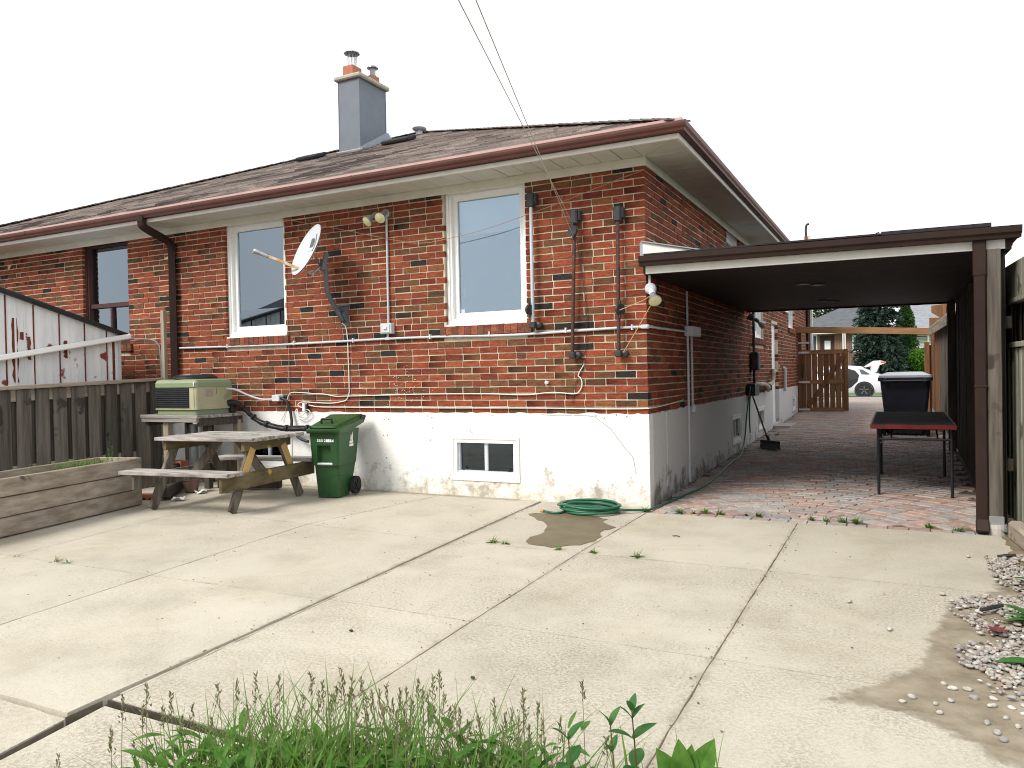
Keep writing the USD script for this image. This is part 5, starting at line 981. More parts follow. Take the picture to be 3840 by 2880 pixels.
# side wall fittings beyond the carport
mb = thing('meter_box', 'dark meter box with conduit on the side wall past the carport', 'meter box')
part(mb, 'box', cbox(.011,.13,5.30,5.52,1.22,1.50,.02), M['dark_iron']); part(mb, 'conduit', tube([(.05,5.4,1.5),(.05,5.4,3.08)], .02, 8), M['dark_iron']); part(mb, 'conduit', tube([(.05,5.4,1.22),(.05,5.4,1.02)], .02, 8), M['dark_iron'])
flood('rear_flood_lamp', 'dark flood lamp on the side wall at the far end of the carport', (.05,5.22,2.02), [((.10,5.28,1.99), (.5,.55,-.45))], M['dark_iron'])
gm = thing('gas_pipes', 'beige bent gas pipes low on the side wall', 'pipes'); bg = mat('beige_pipe', (.46,.42,.33), (.40,.36,.28), 6, rough=.6)
part(gm, 'lower_pipe', tube(curve([(.0,5.62,1.0),(.08,5.75,1.0),(.08,6.2,.99),(.08,6.6,.93),(.06,6.72,.88)], 24), .035, 10), bg, True)
part(gm, 'upper_pipe', tube(curve([(.06,6.68,.97),(.07,7.0,.985),(.07,7.2,1.02),(.07,7.27,1.1),(.07,7.3,1.18),(.07,7.45,1.20),(.0,7.6,1.20)], 40), .035, 10), bg, True); part(gm, 'valve', ico((.07,6.70,.93), .06, 1), M['dark_iron'])
part('/World', 'vent_pipe', tube(curve([(.0,8.98,1.26),(.045,8.99,1.22),(.045,9.0,1.0),(.045,9.02,.80)], 20), .03, 8), M['lt_grey'], True, label='short grey pipe on the side wall behind the side door', cat='pipe')
wv = thing('wall_vent', 'small white louvred vent high on the side wall', 'vent'); part(wv, 'frame', cbox(.011,.05,9.15,9.62,2.36,2.75,.006), M['white_vinyl'])
for k in range(3): part(wv, 'slot', box(.0505,.053,9.21+.13*k,9.29+.13*k,2.40,2.71), M['lt_grey'])
part('/World', 'downspout', tube([(.06,13.3,.3),(.06,13.3,3.15)], .05, 4), M['brown_frame'], label='brown downspout at the far front corner of the side wall', cat='downspout')
pp = thing('porch_post', 'slim white porch post with railing beyond the front corner', 'post'); part(pp, 'shaft', cbox(-.12,-.03,15.4,15.49,.2,3.1,.004), M['white_vinyl'])
part(pp, 'rail', [cbox(-2.0,-.12,15.42,15.46,1.2,1.26,.003), cbox(-2.0,-.12,15.42,15.46,.62,.67,.003)], M['white_vinyl'])
for k in range(10): part(pp, 'baluster', cbox(-.30-.18*k,-.27-.18*k,15.425,15.455,.67,1.2,.002), M['white_vinyl'])
part(pp, 'porch_roof', box(-4,.05,13.9,15.6,3.1,3.25), M['brown_frame'])
# ---------------------------------------------------------------- gate
gt = thing('wooden_gate', 'open slatted wooden gate with diagonal brace at the end of the drive', 'gate')
gy = 11.45; z0g = .285
part(gt, 'hinge_post', cbox(.012,.10,gy-.02,gy+.07,.24,2.05,.004), M['cedar']); part(gt, 'hinge_board', cbox(.104,.18,gy-.0,gy+.06,z0g,1.64,.003), M['cedar'])
for k in range(7): x = .19+k*.121; part(gt, 'slat', cbox(x, x+.104, gy+.002, gy+.022, z0g+.012*rng.random(), 1.635, .003), M['cedar'])
part(gt, 'end_stile', cbox(.965,1.05,gy-.022,gy+.0015,z0g,1.64,.003), M['cedar'])
for z in (1.585, .925, .315): part(gt, 'cross_rail', cbox(.11,.962,gy-.02,gy+.0015,z-.045,z+.045,.003), M['cedar_x'])
part(gt, 'diagonal_brace', beam((.22,gy-.033,.37), (.99,gy-.033,1.53), .018, .09), M['cedar'])
for z in (1.585, .925, .315, 1.80): part(gt, 'hinge', cbox(.03,.26,gy-.026,gy-.0205,z-.02,z+.02,.002), M['lt_grey'])
part(gt, 'handle', beam((.115,gy-.03,1.02), (.145,gy-.03,1.33), .02, .02), M['black'])
part('/World', 'gate_beam', beam((.012, 11.2, 2.09), (2.64, 11.2, 1.945), .045, .135), M['cedar_x'], label='orange wooden beam spanning the drive above the gate', cat='beam')
# ---------------------------------------------------------------- white car in the street
car = thing('parked_car', 'white hatchback with open rear door and raised tailgate in the street', 'car', None, (.0, 30.2, -.09))
H_ = lambda x: np.interp(x, [-3.1,-2.95,-2.2,-1.55,-1.2,-.8,.1,.6,1.3,1.55,1.68], [.55,.72,.84,.92,1.02,1.28,1.40,1.36,1.03,.93,.60])
Wd = lambda x, z: .86*(1-.17*max(0, (z-.85)/.55)-.10*max(0, abs(x+.7)-1.9))
xs = np.linspace(-3.1, 1.68, 40); V = []; n = 12
for x in xs:
    h = H_(x); zb = .22; wl = [(zb, .92), (.4, 1.0), (.62, 1.0), (min(.82, h*.9), .985), (h*.93, .90), (h, .70)]
    pr_ = [(-Wd(x, z)*f, max(z, zb)) for z, f in wl]; pr_ = pr_+[(-a, b) for a, b in pr_[::-1]]
    V += [(x, y, z) for y, z in pr_]
F = []
for i in range(len(xs)-1):
    for j in range(n-1): a = i*n+j; F += [[a, a+1, a+n+1], [a, a+n+1, a+n]]
    F += [[i*n+n-1, i*n, (i+1)*n], [i*n+n-1, (i+1)*n, (i+1)*n+n-1]]
F += [[0, j+1, j] for j in range(1, n-1)]+[[(len(xs)-1)*n, (len(xs)-1)*n+j, (len(xs)-1)*n+j+1] for j in range(1, n-1)]
part(car, 'body', trimesh.Trimesh(A(V), A(F), process=False), M['carpaint'], 50)
def cside(poly, d=.006, yy=-.862):
    m = prism(Polygon(poly), 0, .012).subdivide().subdivide().subdivide(); v = m.vertices
    return trimesh.Trimesh(A([(a, -Wd(a, b)*(np.interp(b/H_(a), [.9,.93,1.0],[.985,.90,.70]) if b > .82 else 1.0)-d-.004+c, b) for a, b, c in v]), m.faces, process=False)
part(car, 'door_opening', cside(Polygon([(-.45,.30),(-.15,.32),(.20,.48),(.44,.72),(.50,.98),(.36,1.16),(.12,1.24),(-.40,1.26)]).buffer(.02).exterior.coords[:-1]), M['carin'])
part(car, 'rear_door', [prism([(-.30,.32),(.36,.36),(.48,.80),(-.30,.86)], 0, .05, 'xz').apply_transform(trimesh.transformations.rotation_matrix(math.radians(-105), [0,0,1], [-.30,0,0])).apply_translation([-.20,-.90,0])], M['carpaint'])
part(car, 'quarter_window', cside([(.60,1.04),(.95,1.02),(.66,1.22),(.52,1.24)]), M['carglass']); part(car, 'front_window', cside([(-1.15,.97),(-.50,1.0),(-.50,1.26),(-.72,1.25)]), M['carglass'])
part(car, 'tail_light', [cbox(1.36,1.66,-.84,-.62,.76,.90,.03), cbox(1.36,1.66,.62,.84,.76,.90,.03)], M['tail'])
part(car, 'bumper', cbox(1.5,1.74,-.80,.80,.28,.58,.06), M['carpaint'])
tg = part(car, 'tailgate', prism(Polygon([(.70,1.34),(.76,1.31),(1.0,1.36),(.98,1.12),(1.20,1.10),(1.32,1.40),(1.55,1.48),(1.56,1.54),(1.34,1.60),(1.06,1.58)]), -.62, .62, 'xz'), M['carpaint'])
part(tg, 'tail_lamp_strip', cbox(1.36,1.55,-.626,-.60,1.49,1.55,.004), M['tail'])
part(car, 'gas_strut', cyl((.95,-.58,1.18), (1.05,-.60,1.56), .015, 6), M['lt_grey']); part(car, 'boot_opening', prism([(.70,1.335),(1.28,1.06),(1.52,.95),(1.50,.90),(1.2,.98),(.68,1.25)], -.55, .55, 'xz'), M['carin'])
for x in (-2.05, .72):
    for s in (-1, 1):
        w_ = part(car, 'wheel', lathe([(0,-.10),(.22,-.11),(.30,-.11),(.325,-.08),(.325,.08),(.30,.11),(0,.11)], 32, (x, s*.80, .325), (0,1,0)), M['rubber'], 40)
        part(w_, 'rim_spoke', [beam((x, s*.915, .325), (x+.20*math.cos(a), s*.915, .325+.20*math.sin(a)), .02, .045, up=(0,1,0) if False else (math.sin(a),0,-math.cos(a)), b=0) for a in np.arange(5)*2*math.pi/5+.3], M['mast_grey'])
    part(car, 'wheel_arch', [lathe([(.335,-.02),(.385,-.02),(.385,.02),(.335,.02)], 32, (x, s*.862, .325), (0,1,0)) for s in (-1,)], M['carin'])
# ================================================================ ACROSS THE STREET
def leafball(c, r, n, s, seed, flat=.0):
    """n small leaf quads filling an ellipsoid"""
    g = np.random.default_rng(seed); d = g.normal(size=(n, 3)); d /= np.linalg.norm(d, axis=1, keepdims=True); q = d*(g.random((n, 1))**.45)*A(r)+A(c)
    a = g.normal(size=(n, 3)); a /= np.linalg.norm(a, axis=1, keepdims=True); b = np.cross(a, g.normal(size=(n, 3))); b /= np.linalg.norm(b, axis=1, keepdims=True)
    sz = s*(.6+.8*g.random((n, 1))); V = np.stack([q-a*sz, q+b*sz*.5, q+a*sz, q-b*sz*.5], 1).reshape(-1, 3); i = np.arange(n)[:, None]*4
    return trimesh.Trimesh(V, np.vstack([i+A([[0,1,2]]), i+A([[0,2,3]])]), process=False)
HY = 50.
hA = thing('street_house', 'brick bungalow with a dark grey hip roof across the street', 'house')
ax_ = lambda X: 2.01+(X-2.01)*(HY+6.67)/46.67; az_ = lambda z: 1.237+(z-1.237)*(HY+6.67)/46.67
gA = .98
part(hA, 'wall', prism(sbox(-9.5, gA, .8, 3.55).difference(sbox(-2.75,1.3,-1.85,3.45)).difference(sbox(-.72,2.3,.55,3.4)), HY, HY+.3, 'xz'), M['far_brick'])
part(hA, 'end_wall', box(.5, .8, HY+.301, HY+8, gA, 3.55), M['far_brick'])
part(hA, 'eave', cbox(-10.2, 1.4, HY-.6, HY+8.6, 3.55, 3.66, .01), M['white_paint'])
Vr = A([[-5.4,HY-.65,3.665],[1.6,HY-.65,3.665],[1.6,HY+8.7,3.665],[-5.4,HY+8.7,3.665],[-.7,HY+4,6.0],[.4,HY+4,6.0]])
part(hA, 'roof', trimesh.Trimesh(Vr, A([[0,1,5],[0,5,4],[1,2,5],[2,3,4],[2,4,5],[3,0,4]]), process=False), M['far_roof'])
part(hA, 'door', cbox(-2.76,-1.84,HY+.1,HY+.16,gA+.3,3.46,.01), M['brown_frame']); part(hA, 'door_window', cbox(-2.48,-2.1,HY+.07,HY+.099,2.5,3.1,.01), M['curtain'])
w_ = part(hA, 'window', rect_frame(-.72,.55,2.3,3.4,.07,HY-.02,HY+.12), M['white_vinyl']); part(w_, 'pane', box(-.65,.48,HY+.05,HY+.06,2.37,3.33), M['pane']); part(w_, 'curtain', box(-.65,.48,HY+.15,HY+.16,2.37,3.33), M['far_curtain'])
w_ = part(hA, 'side_light', rect_frame(-3.3,-2.95,2.0,3.5,.05,HY-.02,HY-.001), M['white_vinyl']); part(w_, 'pane', box(-3.25,-3.0,HY-.015,HY-.01,2.05,3.45), M['carglass'])
part(hA, 'pillar', [cbox(-1.28,-1.22,HY-.9,HY-.84,gA,3.54,.005), cbox(-1.15,-1.09,HY-.9,HY-.84,gA,3.54,.005)], M['white_vinyl']); part(hA, 'porch', box(-3.6,-1.0,HY-1.6,HY-.001,gA,gA+.35), M['sidewalk'])
hB = thing('street_house', 'pale sided house with a light grey roof across the street', 'house')
part(hB, 'wall', prism(sbox(2.0, gA, 9, 3.5).difference(sbox(3.15,1.75,4.55,3.3)), HY+1, HY+1.3, 'xz'), M['siding'])
Vr = A([[1.7,HY+.4,3.52],[9.4,HY+.4,3.52],[9.4,HY+9,3.52],[1.7,HY+9,3.52],[2.6,HY+4.7,6.7],[4.3,HY+4.7,6.7]])
part(hB, 'roof', trimesh.Trimesh(Vr, A([[0,1,5],[0,5,4],[1,2,5],[2,3,4],[2,4,5],[3,0,4]]), process=False), M['pale_roof'])
part(hB, 'fascia', cbox(1.7,9.4,HY+.35,HY+.40,3.38,3.52,.01), M['white_paint'])
for a, b in ((3.15,3.84),(3.86,4.55)):
    w_ = part(hB, 'window', rect_frame(a,b,1.75,3.3,.06,HY+.98,HY+1.1), M['white_vinyl'])
    part(w_, 'shutter_slats', [cbox(a+.06,b-.06,HY+1.06,HY+1.075,1.83+.098*k,1.905+.098*k,.004) for k in range(14)], M['white_paint']); part(w_, 'dark_room', box(a+.05,b-.05,HY+1.1,HY+1.12,1.8,3.28), M['room'])
def spruce(x, y, z0, h, r, seed, name, label, m, dens=1.0, droop=.35):
    t = thing(name, label, 'tree', None, (x, y, 0)); g = np.random.default_rng(seed)
    part(t, 'trunk', tube([(0,0,z0-.2),(0,0,z0+h*.97)], [.16,.02], 8), M['bark']); V = []; F = []; n = 0
    for lev in np.linspace(.02, .985, int(46*dens)):
        R = r*(1-lev)**.75*(.86+.3*g.random())+.05; nb_ = int(7+9*(1-lev))
        for a in g.random(nb_)*2*math.pi:
            L = R*(.75+.4*g.random()); dr = -droop*(.4+.6*g.random()); 
            for k in range(int(22+30*L/r)):
                s_ = g.random()**.6; p = A([math.cos(a)*L*s_, math.sin(a)*L*s_, z0+h*lev+dr*L*s_*s_+.06*g.normal()]); sc = (.17-.07*s_)*(r/1.5)*(.6+.8*g.random())
                d_ = A([math.cos(a)+.9*g.normal(), math.sin(a)+.9*g.normal(), -.5+.5*g.normal()]); d_ /= np.linalg.norm(d_); e_ = np.cross(d_, g.normal(size=3)); e_ /= np.linalg.norm(e_)
                V += [p-d_*sc*.6, p+e_*sc*.32, p+d_*sc, p-e_*sc*.32]; F += [[n,n+1,n+2],[n,n+2,n+3]]; n += 4
    part(t, 'crown', trimesh.Trimesh(A(V), A(F), process=False), m)
    return t
spruce(1.08, 41, .85, 7.9, 1.62, 3, 'spruce_tree', 'dense blue green spruce standing in front of the street houses', M['spruce'], 1.15)
av = thing('arborvitae', 'bright green narrow conifer right behind the spruce', 'tree'); part(av, 'crown', [leafball((2.45,42.6,z), (r_,r_*.9,.75), 3600, .06, 50+k) for k, (z, r_) in enumerate(((1.6,.72),(2.4,.70),(3.2,.62),(3.9,.48),(4.4,.26)))], M['cedarleaf']); part(av, 'trunk', tube([(2.45,42.6,.8),(2.45,42.6,3.9)], [.08,.03], 6), M['bark'])
hd = thing('round_shrub', 'bright yellow green rounded shrub beside the spruce', 'shrub'); part(hd, 'foliage', [leafball((3.2,41.5,1.55), (.95,.8,.72), 6500, .06, 5), leafball((4.2,41.8,1.5), (.8,.7,.65), 4500, .06, 6)], M['hedge']); part(hd, 'stems', [tube([(3.2+.1*k,41.5,.8),(3.0+.2*k,41.5,1.4)], .02, 5) for k in range(4)], M['bark'])
tr = thing('street_tree', 'airy leafy tree rising behind the dark grey roof', 'tree'); part(tr, 'trunk', tube([(-3.6,64,1.0),(-3.5,64,5.2)], [.2,.09], 8), M['bark'])
part(tr, 'branches', [tube(curve([(-3.5,64,4.4),(-3.5+a*.5,64,5.4),(-3.5+a,64+b,6.6)], 8), .05, 5) for a, b in ((-2,0),(-1,.5),(0,-.5),(1.2,.3),(2.2,.1),(3.2,-.3))], M['bark'])
part(tr, 'crown', [leafball((-3.5+a,64+b,z), (1.2,1.1,.8), 620, .11, 20+k) for k, (a, b, z) in enumerate(((-2.8,.3,5.2),(-1.6,.2,5.6),(-.4,0,5.5),(.8,.2,5.7),(-2.4,0,6.2),(-1.1,.4,6.9),(.2,-.4,6.5),(1.5,.3,6.9),(2.7,.1,6.4),(3.6,-.3,6.8),(.8,0,7.6),(-1.8,0,7.6),(2.2,0,7.7)))], M['tree'])
up_l = thing('utility_pole', 'slim rusty pole with a gooseneck top rising behind the carport roof', 'pole', None, (-.62, 20, 0)); part(up_l, 'shaft', tube([(0,0,.1),(0,0,5.55)], .055, 8), mat('pole_red', (.25,.09,.07), (.17,.07,.06), 6, rough=.8)); part(up_l, 'side_strip', cbox(.06,.13,-.03,.03,4.2,5.55,.005), M['rust_yellow']); part(up_l, 'gooseneck', tube(curve([(0,0,5.5),(0,0,5.8),(.03,0,5.93),(.10,0,5.95)], 12), .035, 8), M['dark_iron'])
# a house behind the camera that the panes mirror
nb_ = thing('rear_house', 'dark roofed house mirrored in the left white window', 'house')
part(nb_, 'wall', box(-30, -17.6, -27, -20.4, -.2, 3.0), M['far_brick']); Vr = A([[-31,-27.6,3.0],[-17,-27.6,3.0],[-17,-19.8,3.0],[-31,-19.8,3.0],[-27,-23.7,5.5],[-21.5,-23.7,5.5]])
part(nb_, 'roof', trimesh.Trimesh(Vr, A([[0,1,5],[0,5,4],[1,2,5],[2,3,4],[2,4,5],[3,0,4]]), process=False), M['far_roof'])
# ================================================================ WEEDS, GRASS, GRAVEL
CP, FH, RH = A([2.00996,-6.66679]), A([-.45256,.89164]), A([.8919,.4523])
def near(px, depth):                                     # ground spot in front of the yard's edge
    return CP+FH*depth+RH*((px-1920)/2850.8*depth)
def blade(p, h, lean, w, g, seg=5):
    a = g.random()*2*math.pi; d_ = A([math.cos(a), math.sin(a)]); s_ = A([-d_[1], d_[0]]); V = []
    for k in range(seg+1):
        t = k/seg; c_ = A([p[0]+d_[0]*lean*t*t*h, p[1]+d_[1]*lean*t*t*h, p[2]+h*(t-.25*lean*t*t)]); wd = w*(1-t)**.6*(.5 if k == 0 else 1)
        V += [c_-A([*s_, 0])*wd, c_+A([*s_, 0])*wd]
    return V, [[2*k, 2*k+1, 2*k+3] for k in range(seg)]+[[2*k, 2*k+3, 2*k+2] for k in range(seg)]
def blades(pts, hs, w, seed, lean=.7):
    g = np.random.default_rng(seed); V, F = [], []
    for p, h in zip(pts, hs):
        v, f = blade(p, h, lean*(.3+g.random()), w*(.6+.8*g.random()), g); n = len(V); V += v; F += [[a+n, b+n, c_+n] for a, b, c_ in f]
    return trimesh.Trimesh(A(V), A(F), process=False)
dens = lambda X: np.interp(X, [380,520,700,900,1150,1500,1800,2000,2150,2400,2700], [.05,.35,.7,1,1,1,.8,.45,.25,.12,.03])
g = np.random.default_rng(11); pts, hs = [], []
while len(pts) < 3000:
    X = 380+g.random()*2350
    if g.random() > dens(X): continue
    dp = 1.78+.42*g.random(); q = near(X, dp); pts.append((q[0], q[1], -.03)); hs.append((.14+.22*g.random()**1.2)*(.75+.5*dens(X)))
gr_ = thing('weedy_grass', 'green grass growing along the front edge of the patio', 'grass', kind='stuff')
part(gr_, 'blades', blades(pts, hs, .0034, 12), M['grass'], kind='stuff')
V = []; stems, heads = [], []
tops = [(430,2600),(505,2640),(520,2560),(610,2590),(690,2640),(790,2560),(860,2545),(900,2640),(935,2520),(1020,2530),(1140,2520),(1170,2590),(1185,2550),(1215,2640),(1235,2570),(1255,2500),(1262,2530),(1285,2590),(1295,2535),(1330,2540),(1345,2610),(1370,2590),(1400,2585),(1410,2640),(1445,2620),(1460,2660),(1490,2650),(1500,2575),(1520,2620),(1545,2545),(1560,2575),(1580,2600),(1600,2530),(1625,2515),(1640,2600),(1660,2650),(1680,2640),(1700,2655),(1730,2700),(1830,2615),(1870,2670),(1895,2655),(1920,2690),(1938,2580),(1960,2720),(1995,2630),(1005,2640),(960,2660),(1090,2650),(760,2690),(650,2680),(580,2650),(1350,2670),(1560,2680),(1110,2600),(2078,2690),(2162,2550),(2250,2760),(470,2780),(380,2730),(180,2830),(1475,2580),(1425,2560),(1215,2600),(1310,2640),(1600,2640),(1770,2680),(1860,2720),(1940,2650),(2010,2700)]
for i, (X, Y) in enumerate(tops):
    dp = 1.82+.34*g.random(); b0 = near(X+g.normal()*25, dp); t0 = near(X, dp); zt_ = 1.237-(Y-1390-(X-1920)*-.0194)/2850.8*dp
    b_ = A([b0[0], b0[1], -.03]); t_ = A([t0[0], t0[1], zt_]); mid = (b_+t_)/2+A([.01*g.normal(), .01*g.normal(), 0])
    c_ = curve([b_, mid, t_], 12); stems.append(tube(c_, np.linspace(.0017, .0008, len(c_)), 4, False))
    hl = (.05+.03*g.random()); nsp = 22
    for k in range(nsp):
        u = k/nsp; p = t_-A([0,0,hl*(1-u)])+A([*(RH*g.normal()*.006*(1.15-u)), .0]); d_ = A([.5*g.normal(), .5*g.normal(), 1.]); d_ /= np.linalg.norm(d_)
        heads.append(tube([p, p+d_*.006, p+d_*.012], [.0006,.0020,.0004], 4, False))
part(gr_, 'stems', cat_(stems), M['seed'], kind='stuff'); part(gr_, 'seed_heads', cat_(heads), M['seed'], kind='stuff')
def leaf(base, d, L, w, fold=.25, curl=.35, seg=7, lobes=0, up=(0,0,1)):
    """a broad leaf from base along d"""
    base, d = A(base, float), A(d, float)/np.linalg.norm(d); s_ = np.cross(d, up); s_ /= np.linalg.norm(s_); u_ = np.cross(s_, d); V = []
    for k in range(seg+1):
        t = k/seg; wd = w*math.sin(math.pi*min(1, t*.93+.07))**.8*(1-.25*t)*(1+lobes*math.cos(t*22)); c_ = base+d*L*t-u_*(curl*L*t*t)
        V += [c_-s_*wd+u_*wd*fold, c_, c_+s_*wd+u_*wd*fold]
    F = []
    for k in range(seg):
        a = 3*k; F += [[a,a+1,a+4],[a,a+4,a+3],[a+1,a+2,a+5],[a+1,a+5,a+4]]
    return trimesh.Trimesh(A(V), A(F), process=False)
def zpx(X, Y, dp): return 1.237-(Y-1390+(X-1920)*.0194)/2850.8*dp
def leafy(name, label, X, top, base, dp, tiers, m, size):
    t = thing(name, label, 'weed'); p = near(X, dp); zt_ = zpx(X, top, dp); P0 = A([p[0]+.01, p[1], -.03]); P1 = A([p[0], p[1], zt_])
    c_ = curve([P0, (P0+P1)/2+A([.006,.004,0]), P1], 14); part(t, 'stem', tube(c_, np.linspace(.0032,.0016,len(c_)), 6), M['stem_red'])
    for i, (fz, L, el, az) in enumerate(tiers):
        q = P0+(P1-P0)*fz
        for s in (-1, 1): dr = A([*(RH*s*math.cos(az)+FH*math.sin(az)*s), el]); part(t, 'leaf', leaf(q, dr, L*size, L*size*.27, curl=.25), m)
    return t
leafy('leafy_weed', 'tall opposite leaved weed at the front edge, tallest of the broad leaved ones', 2347, 2650, 2880, 1.95, [(.42,.12,.45,.2),(.62,.085,.35,1.2),(.80,.075,.75,.3),(.93,.05,1.6,.2),(.98,.045,2.6,1.0)], M['bluegreen'], 1.0)
leafy('leafy_weed', 'slender bent weed just left of the tallest broad leaved weed', 2265, 2700, 2880, 1.9, [(.55,.09,.2,.6),(.80,.05,1.8,.9),(.97,.06,2.4,.4)], M['bluegreen'], .9)
leafy('leafy_weed', 'short dark leaved weed at the right end of the seed heads', 2105, 2745, 2880, 1.9, [(.55,.08,.35,.2),(.78,.075,.5,1.1),(.95,.06,1.4,.4)], M['bluegreen'], 1.0)
ros = thing('rosette_weed', 'smooth pale green rosette of rounded leaves at the bottom edge', 'weed'); p = near(2540, 1.9); b_ = A([p[0], p[1], zpx(2540, 2890, 1.9)-.06])
for k, (dx, el, L) in enumerate(((-.62,1.1,.13),(.75,1.1,.155),(-.1,1.6,.135),(.3,1.3,.12),(-.35,.8,.11),(.95,.5,.12))): part(ros, 'leaf', leaf(b_, A([*(RH*dx+FH*.15*(k % 2)), el]), L, L*.26, .15, .12, up=tuple(np.r_[-FH, .35])), M['broad'])
part(ros, 'stem', tube([b_-A([0,0,max(.02, b_[2]+.03)]), b_], .006, 6), M['broad'])
def dandelion(X, dp, label, n, L, seed, z=-.03):
    t = thing('dandelion', label, 'weed'); g_ = np.random.default_rng(seed); p = near(X, dp)
    for k in range(n): a = k*2*math.pi/n+g_.normal()*.3; part(t, 'leaf', leaf((p[0], p[1], z), (math.cos(a), math.sin(a), .55+.7*g_.random()), L*(.7+.5*g_.random()), L*.15, .2, .55, 10, .28), M['broad'])
dry = [(*(near(480+g.random()*1600, 1.78+.4*g.random())), -.03) for _ in range(260)]; part(gr_, 'dry_blades', blades(dry, .15+.22*g.random(260), .0022, 19, .9), M['dry'], kind='stuff')
dandelion(665, 2.05, 'broad leaved dandelion at the left end of the grass', 12, .20, 1); dandelion(560, 1.84, 'dandelion in the bottom left corner of the grass', 10, .16, 2)
dandelion(1050, 1.9, 'dandelion hidden low in the grass beside the left seed heads', 10, .17, 3); dandelion(1700, 1.88, 'dandelion leaves low in the grass under the right seed heads', 9, .17, 4); dandelion(1260, 1.84, 'dandelion low in the grass under the tallest seed heads', 9, .17, 8)
cl_ = []
for k in range(46):
    X = 640+g.random()*1450; dp = 1.8+.3*g.random(); p = near(X, dp); z = .10+.13*g.random(); cl_.append(ico((p[0], p[1], z), .0055, 1, (1,1,1.2), .3)); stems.append(None)
    cl_.append(tube([(p[0]+.005, p[1], -.03), (p[0], p[1], z)], .0008, 3, False))
part(gr_, 'clover_heads', cl_, mat('clover_head', (.50,.44,.36), (.32,.22,.16), 200, rough=.9), kind='stuff')
gl = []; g2 = np.random.default_rng(44)
for k in range(2300):
    X = 480+g2.random()*1700
    if g2.random() > dens(X)*1.2: continue
    p = near(X, 1.80+.38*g2.random()); a = g2.random()*6.28; gl.append(leaf((p[0], p[1], -.01+.24*g2.random()**1.5), (math.cos(a), math.sin(a), .5+.8*g2.random()), .03+.06*g2.random(), .007+.010*g2.random(), .2, .4, 4))
part(gr_, 'low_leaves', cat_(gl), M['broad'], kind='stuff')
# little weeds in the joints: a thing each
spots = [(-.651,-1.785,.07),(-.543,-1.785,.05),(-.115,-1.80,.05),(.137,-1.80,.045),(.449,-1.80,.07),(.312,-.165,.085),(.428,-.15,.04),(.523,-.12,.085),(.646,-.12,.06),(.855,-.09,.035),(.952,-.07,.05),(1.376,-.11,.06),(1.49,-.115,.05),(1.603,-.11,.06),(1.716,-.105,.09),(-3.62,-3.455,.05),(-3.18,-3.435,.07),(-3.065,-3.43,.06),(2.21,-.11,.06),(2.40,-.15,.06),(.02,-.20,.07),(.25,6.3,.09)]
named = ['leftmost sprout in the patio cross joint', 'second sprout from the left in the patio cross joint', 'sprout at the front of the wet patch', 'sprout right of the wet patch in the cross joint', 'sprout furthest right in the patio cross joint', 'leftmost tuft where the pavers meet the patio', 'second tuft along the paver edge', 'third tuft along the paver edge', 'fourth tuft along the paver edge', 'fifth tuft along the paver edge', 'sixth tuft along the paver edge', 'seventh tuft along the paver edge', 'eighth tuft along the paver edge', 'ninth tuft along the paver edge', 'broadest tuft along the paver edge', 'tiny tuft at the slab corner left of the yard', 'dry tuft in the joint left of the yard', 'green tuft in the joint left of the yard', 'tuft in the pavers near the downspout', 'tuft at the foot of the dark downspout', 'tuft under the hose at the house corner', 'tuft by the side wall beyond the broom']
for i, ((x, y, h), lb) in enumerate(zip(spots, named)):
    t = thing('small_weed', 'small green '+lb, 'weed', 'weeds growing in the paving joints'); gg = np.random.default_rng(100+i); ps = [(x+gg.normal()*.012, y+gg.normal()*.006, gz(y)) for _ in range(16)]
    part(t, 'blades', blades(ps, [h*(.5+.7*gg.random()) for _ in ps], .0045, 200+i, 1.3), M['grass'] if i not in (15, 16) else M['seed'])
    for k in range(5): a = gg.random()*6.28; part(t, 'leaf', leaf((x, y, gz(y)+.004), (math.cos(a), math.sin(a)*.6, .5), h*.8, h*.16, .2, .4, 5), M['broad'])
hp = thing('planter_plant', 'low feathery green plant growing in the planter box', 'plant'); ps = [(-4.85+.07*g.normal(), -2.1+.16*g.normal(), .41) for _ in range(260)]; part(hp, 'foliage', blades(ps, .04+.11*g.random(260), .004, 31, 1.2), M['grass'])
for k, (x, y, h) in enumerate(((-4.86,-1.86,.17),(-4.90,-1.79,.19))):
    t = thing('planter_sprig', ('pale upright sprig in the planter, the nearer one', 'pale upright sprig in the planter, next to the planter end')[k], 'plant'); part(t, 'stem', tube([(x,y,.40),(x+.01,y,.40+h)], .003, 5), M['grass'])
    part(t, 'foliage', [leaf((x+.01*j/9, y, .42+h*j/10), (math.cos(j*2.4), math.sin(j*2.4), .6), .035, .007, .1, .2, 3) for j in range(10)], M['bluegreen'])
for k, (x, y, z, L, lb) in enumerate(((2.60,-2.40,.10,.16,'broad green leaf plant at the right edge above the pebbles'), (2.52,-3.0,.09,.17,'broad green leaf plant at the right edge, nearer one'), (2.69,-1.6,.08,.12,'dark green leaf plant beside the timber edging'), (2.72,-.20,.10,.12,'dark leafy weed behind the carport post foot'))):
    t = thing('edge_plant', lb, 'weed'); gg = np.random.default_rng(300+k)
    for j in range(4): a = math.pi*(.55+.9*gg.random()); part(t, 'leaf', leaf((x, y, .005), (math.cos(a), math.sin(a)*.8, .4+.7*gg.random()), L*(.7+.5*gg.random()), L*.22, .2, .5), M['bluegreen'])
rw_ = thing('red_weed', 'dark red leaved seedling among the pebbles', 'weed')
for j in range(8): a = j*.8; part(rw_, 'leaf', leaf((2.40,-2.62,.02), (math.cos(a), math.sin(a), .7), .055, .014, .2, .3, 4), mat(f'red_leaf_{"abcdefgh"[j]}', (.16,.025,.03), (.10,.03,.025), 20) if j == 0 else usdkit.UsdShade.Material.Get(stage, '/World/Looks/red_leaf_a'))
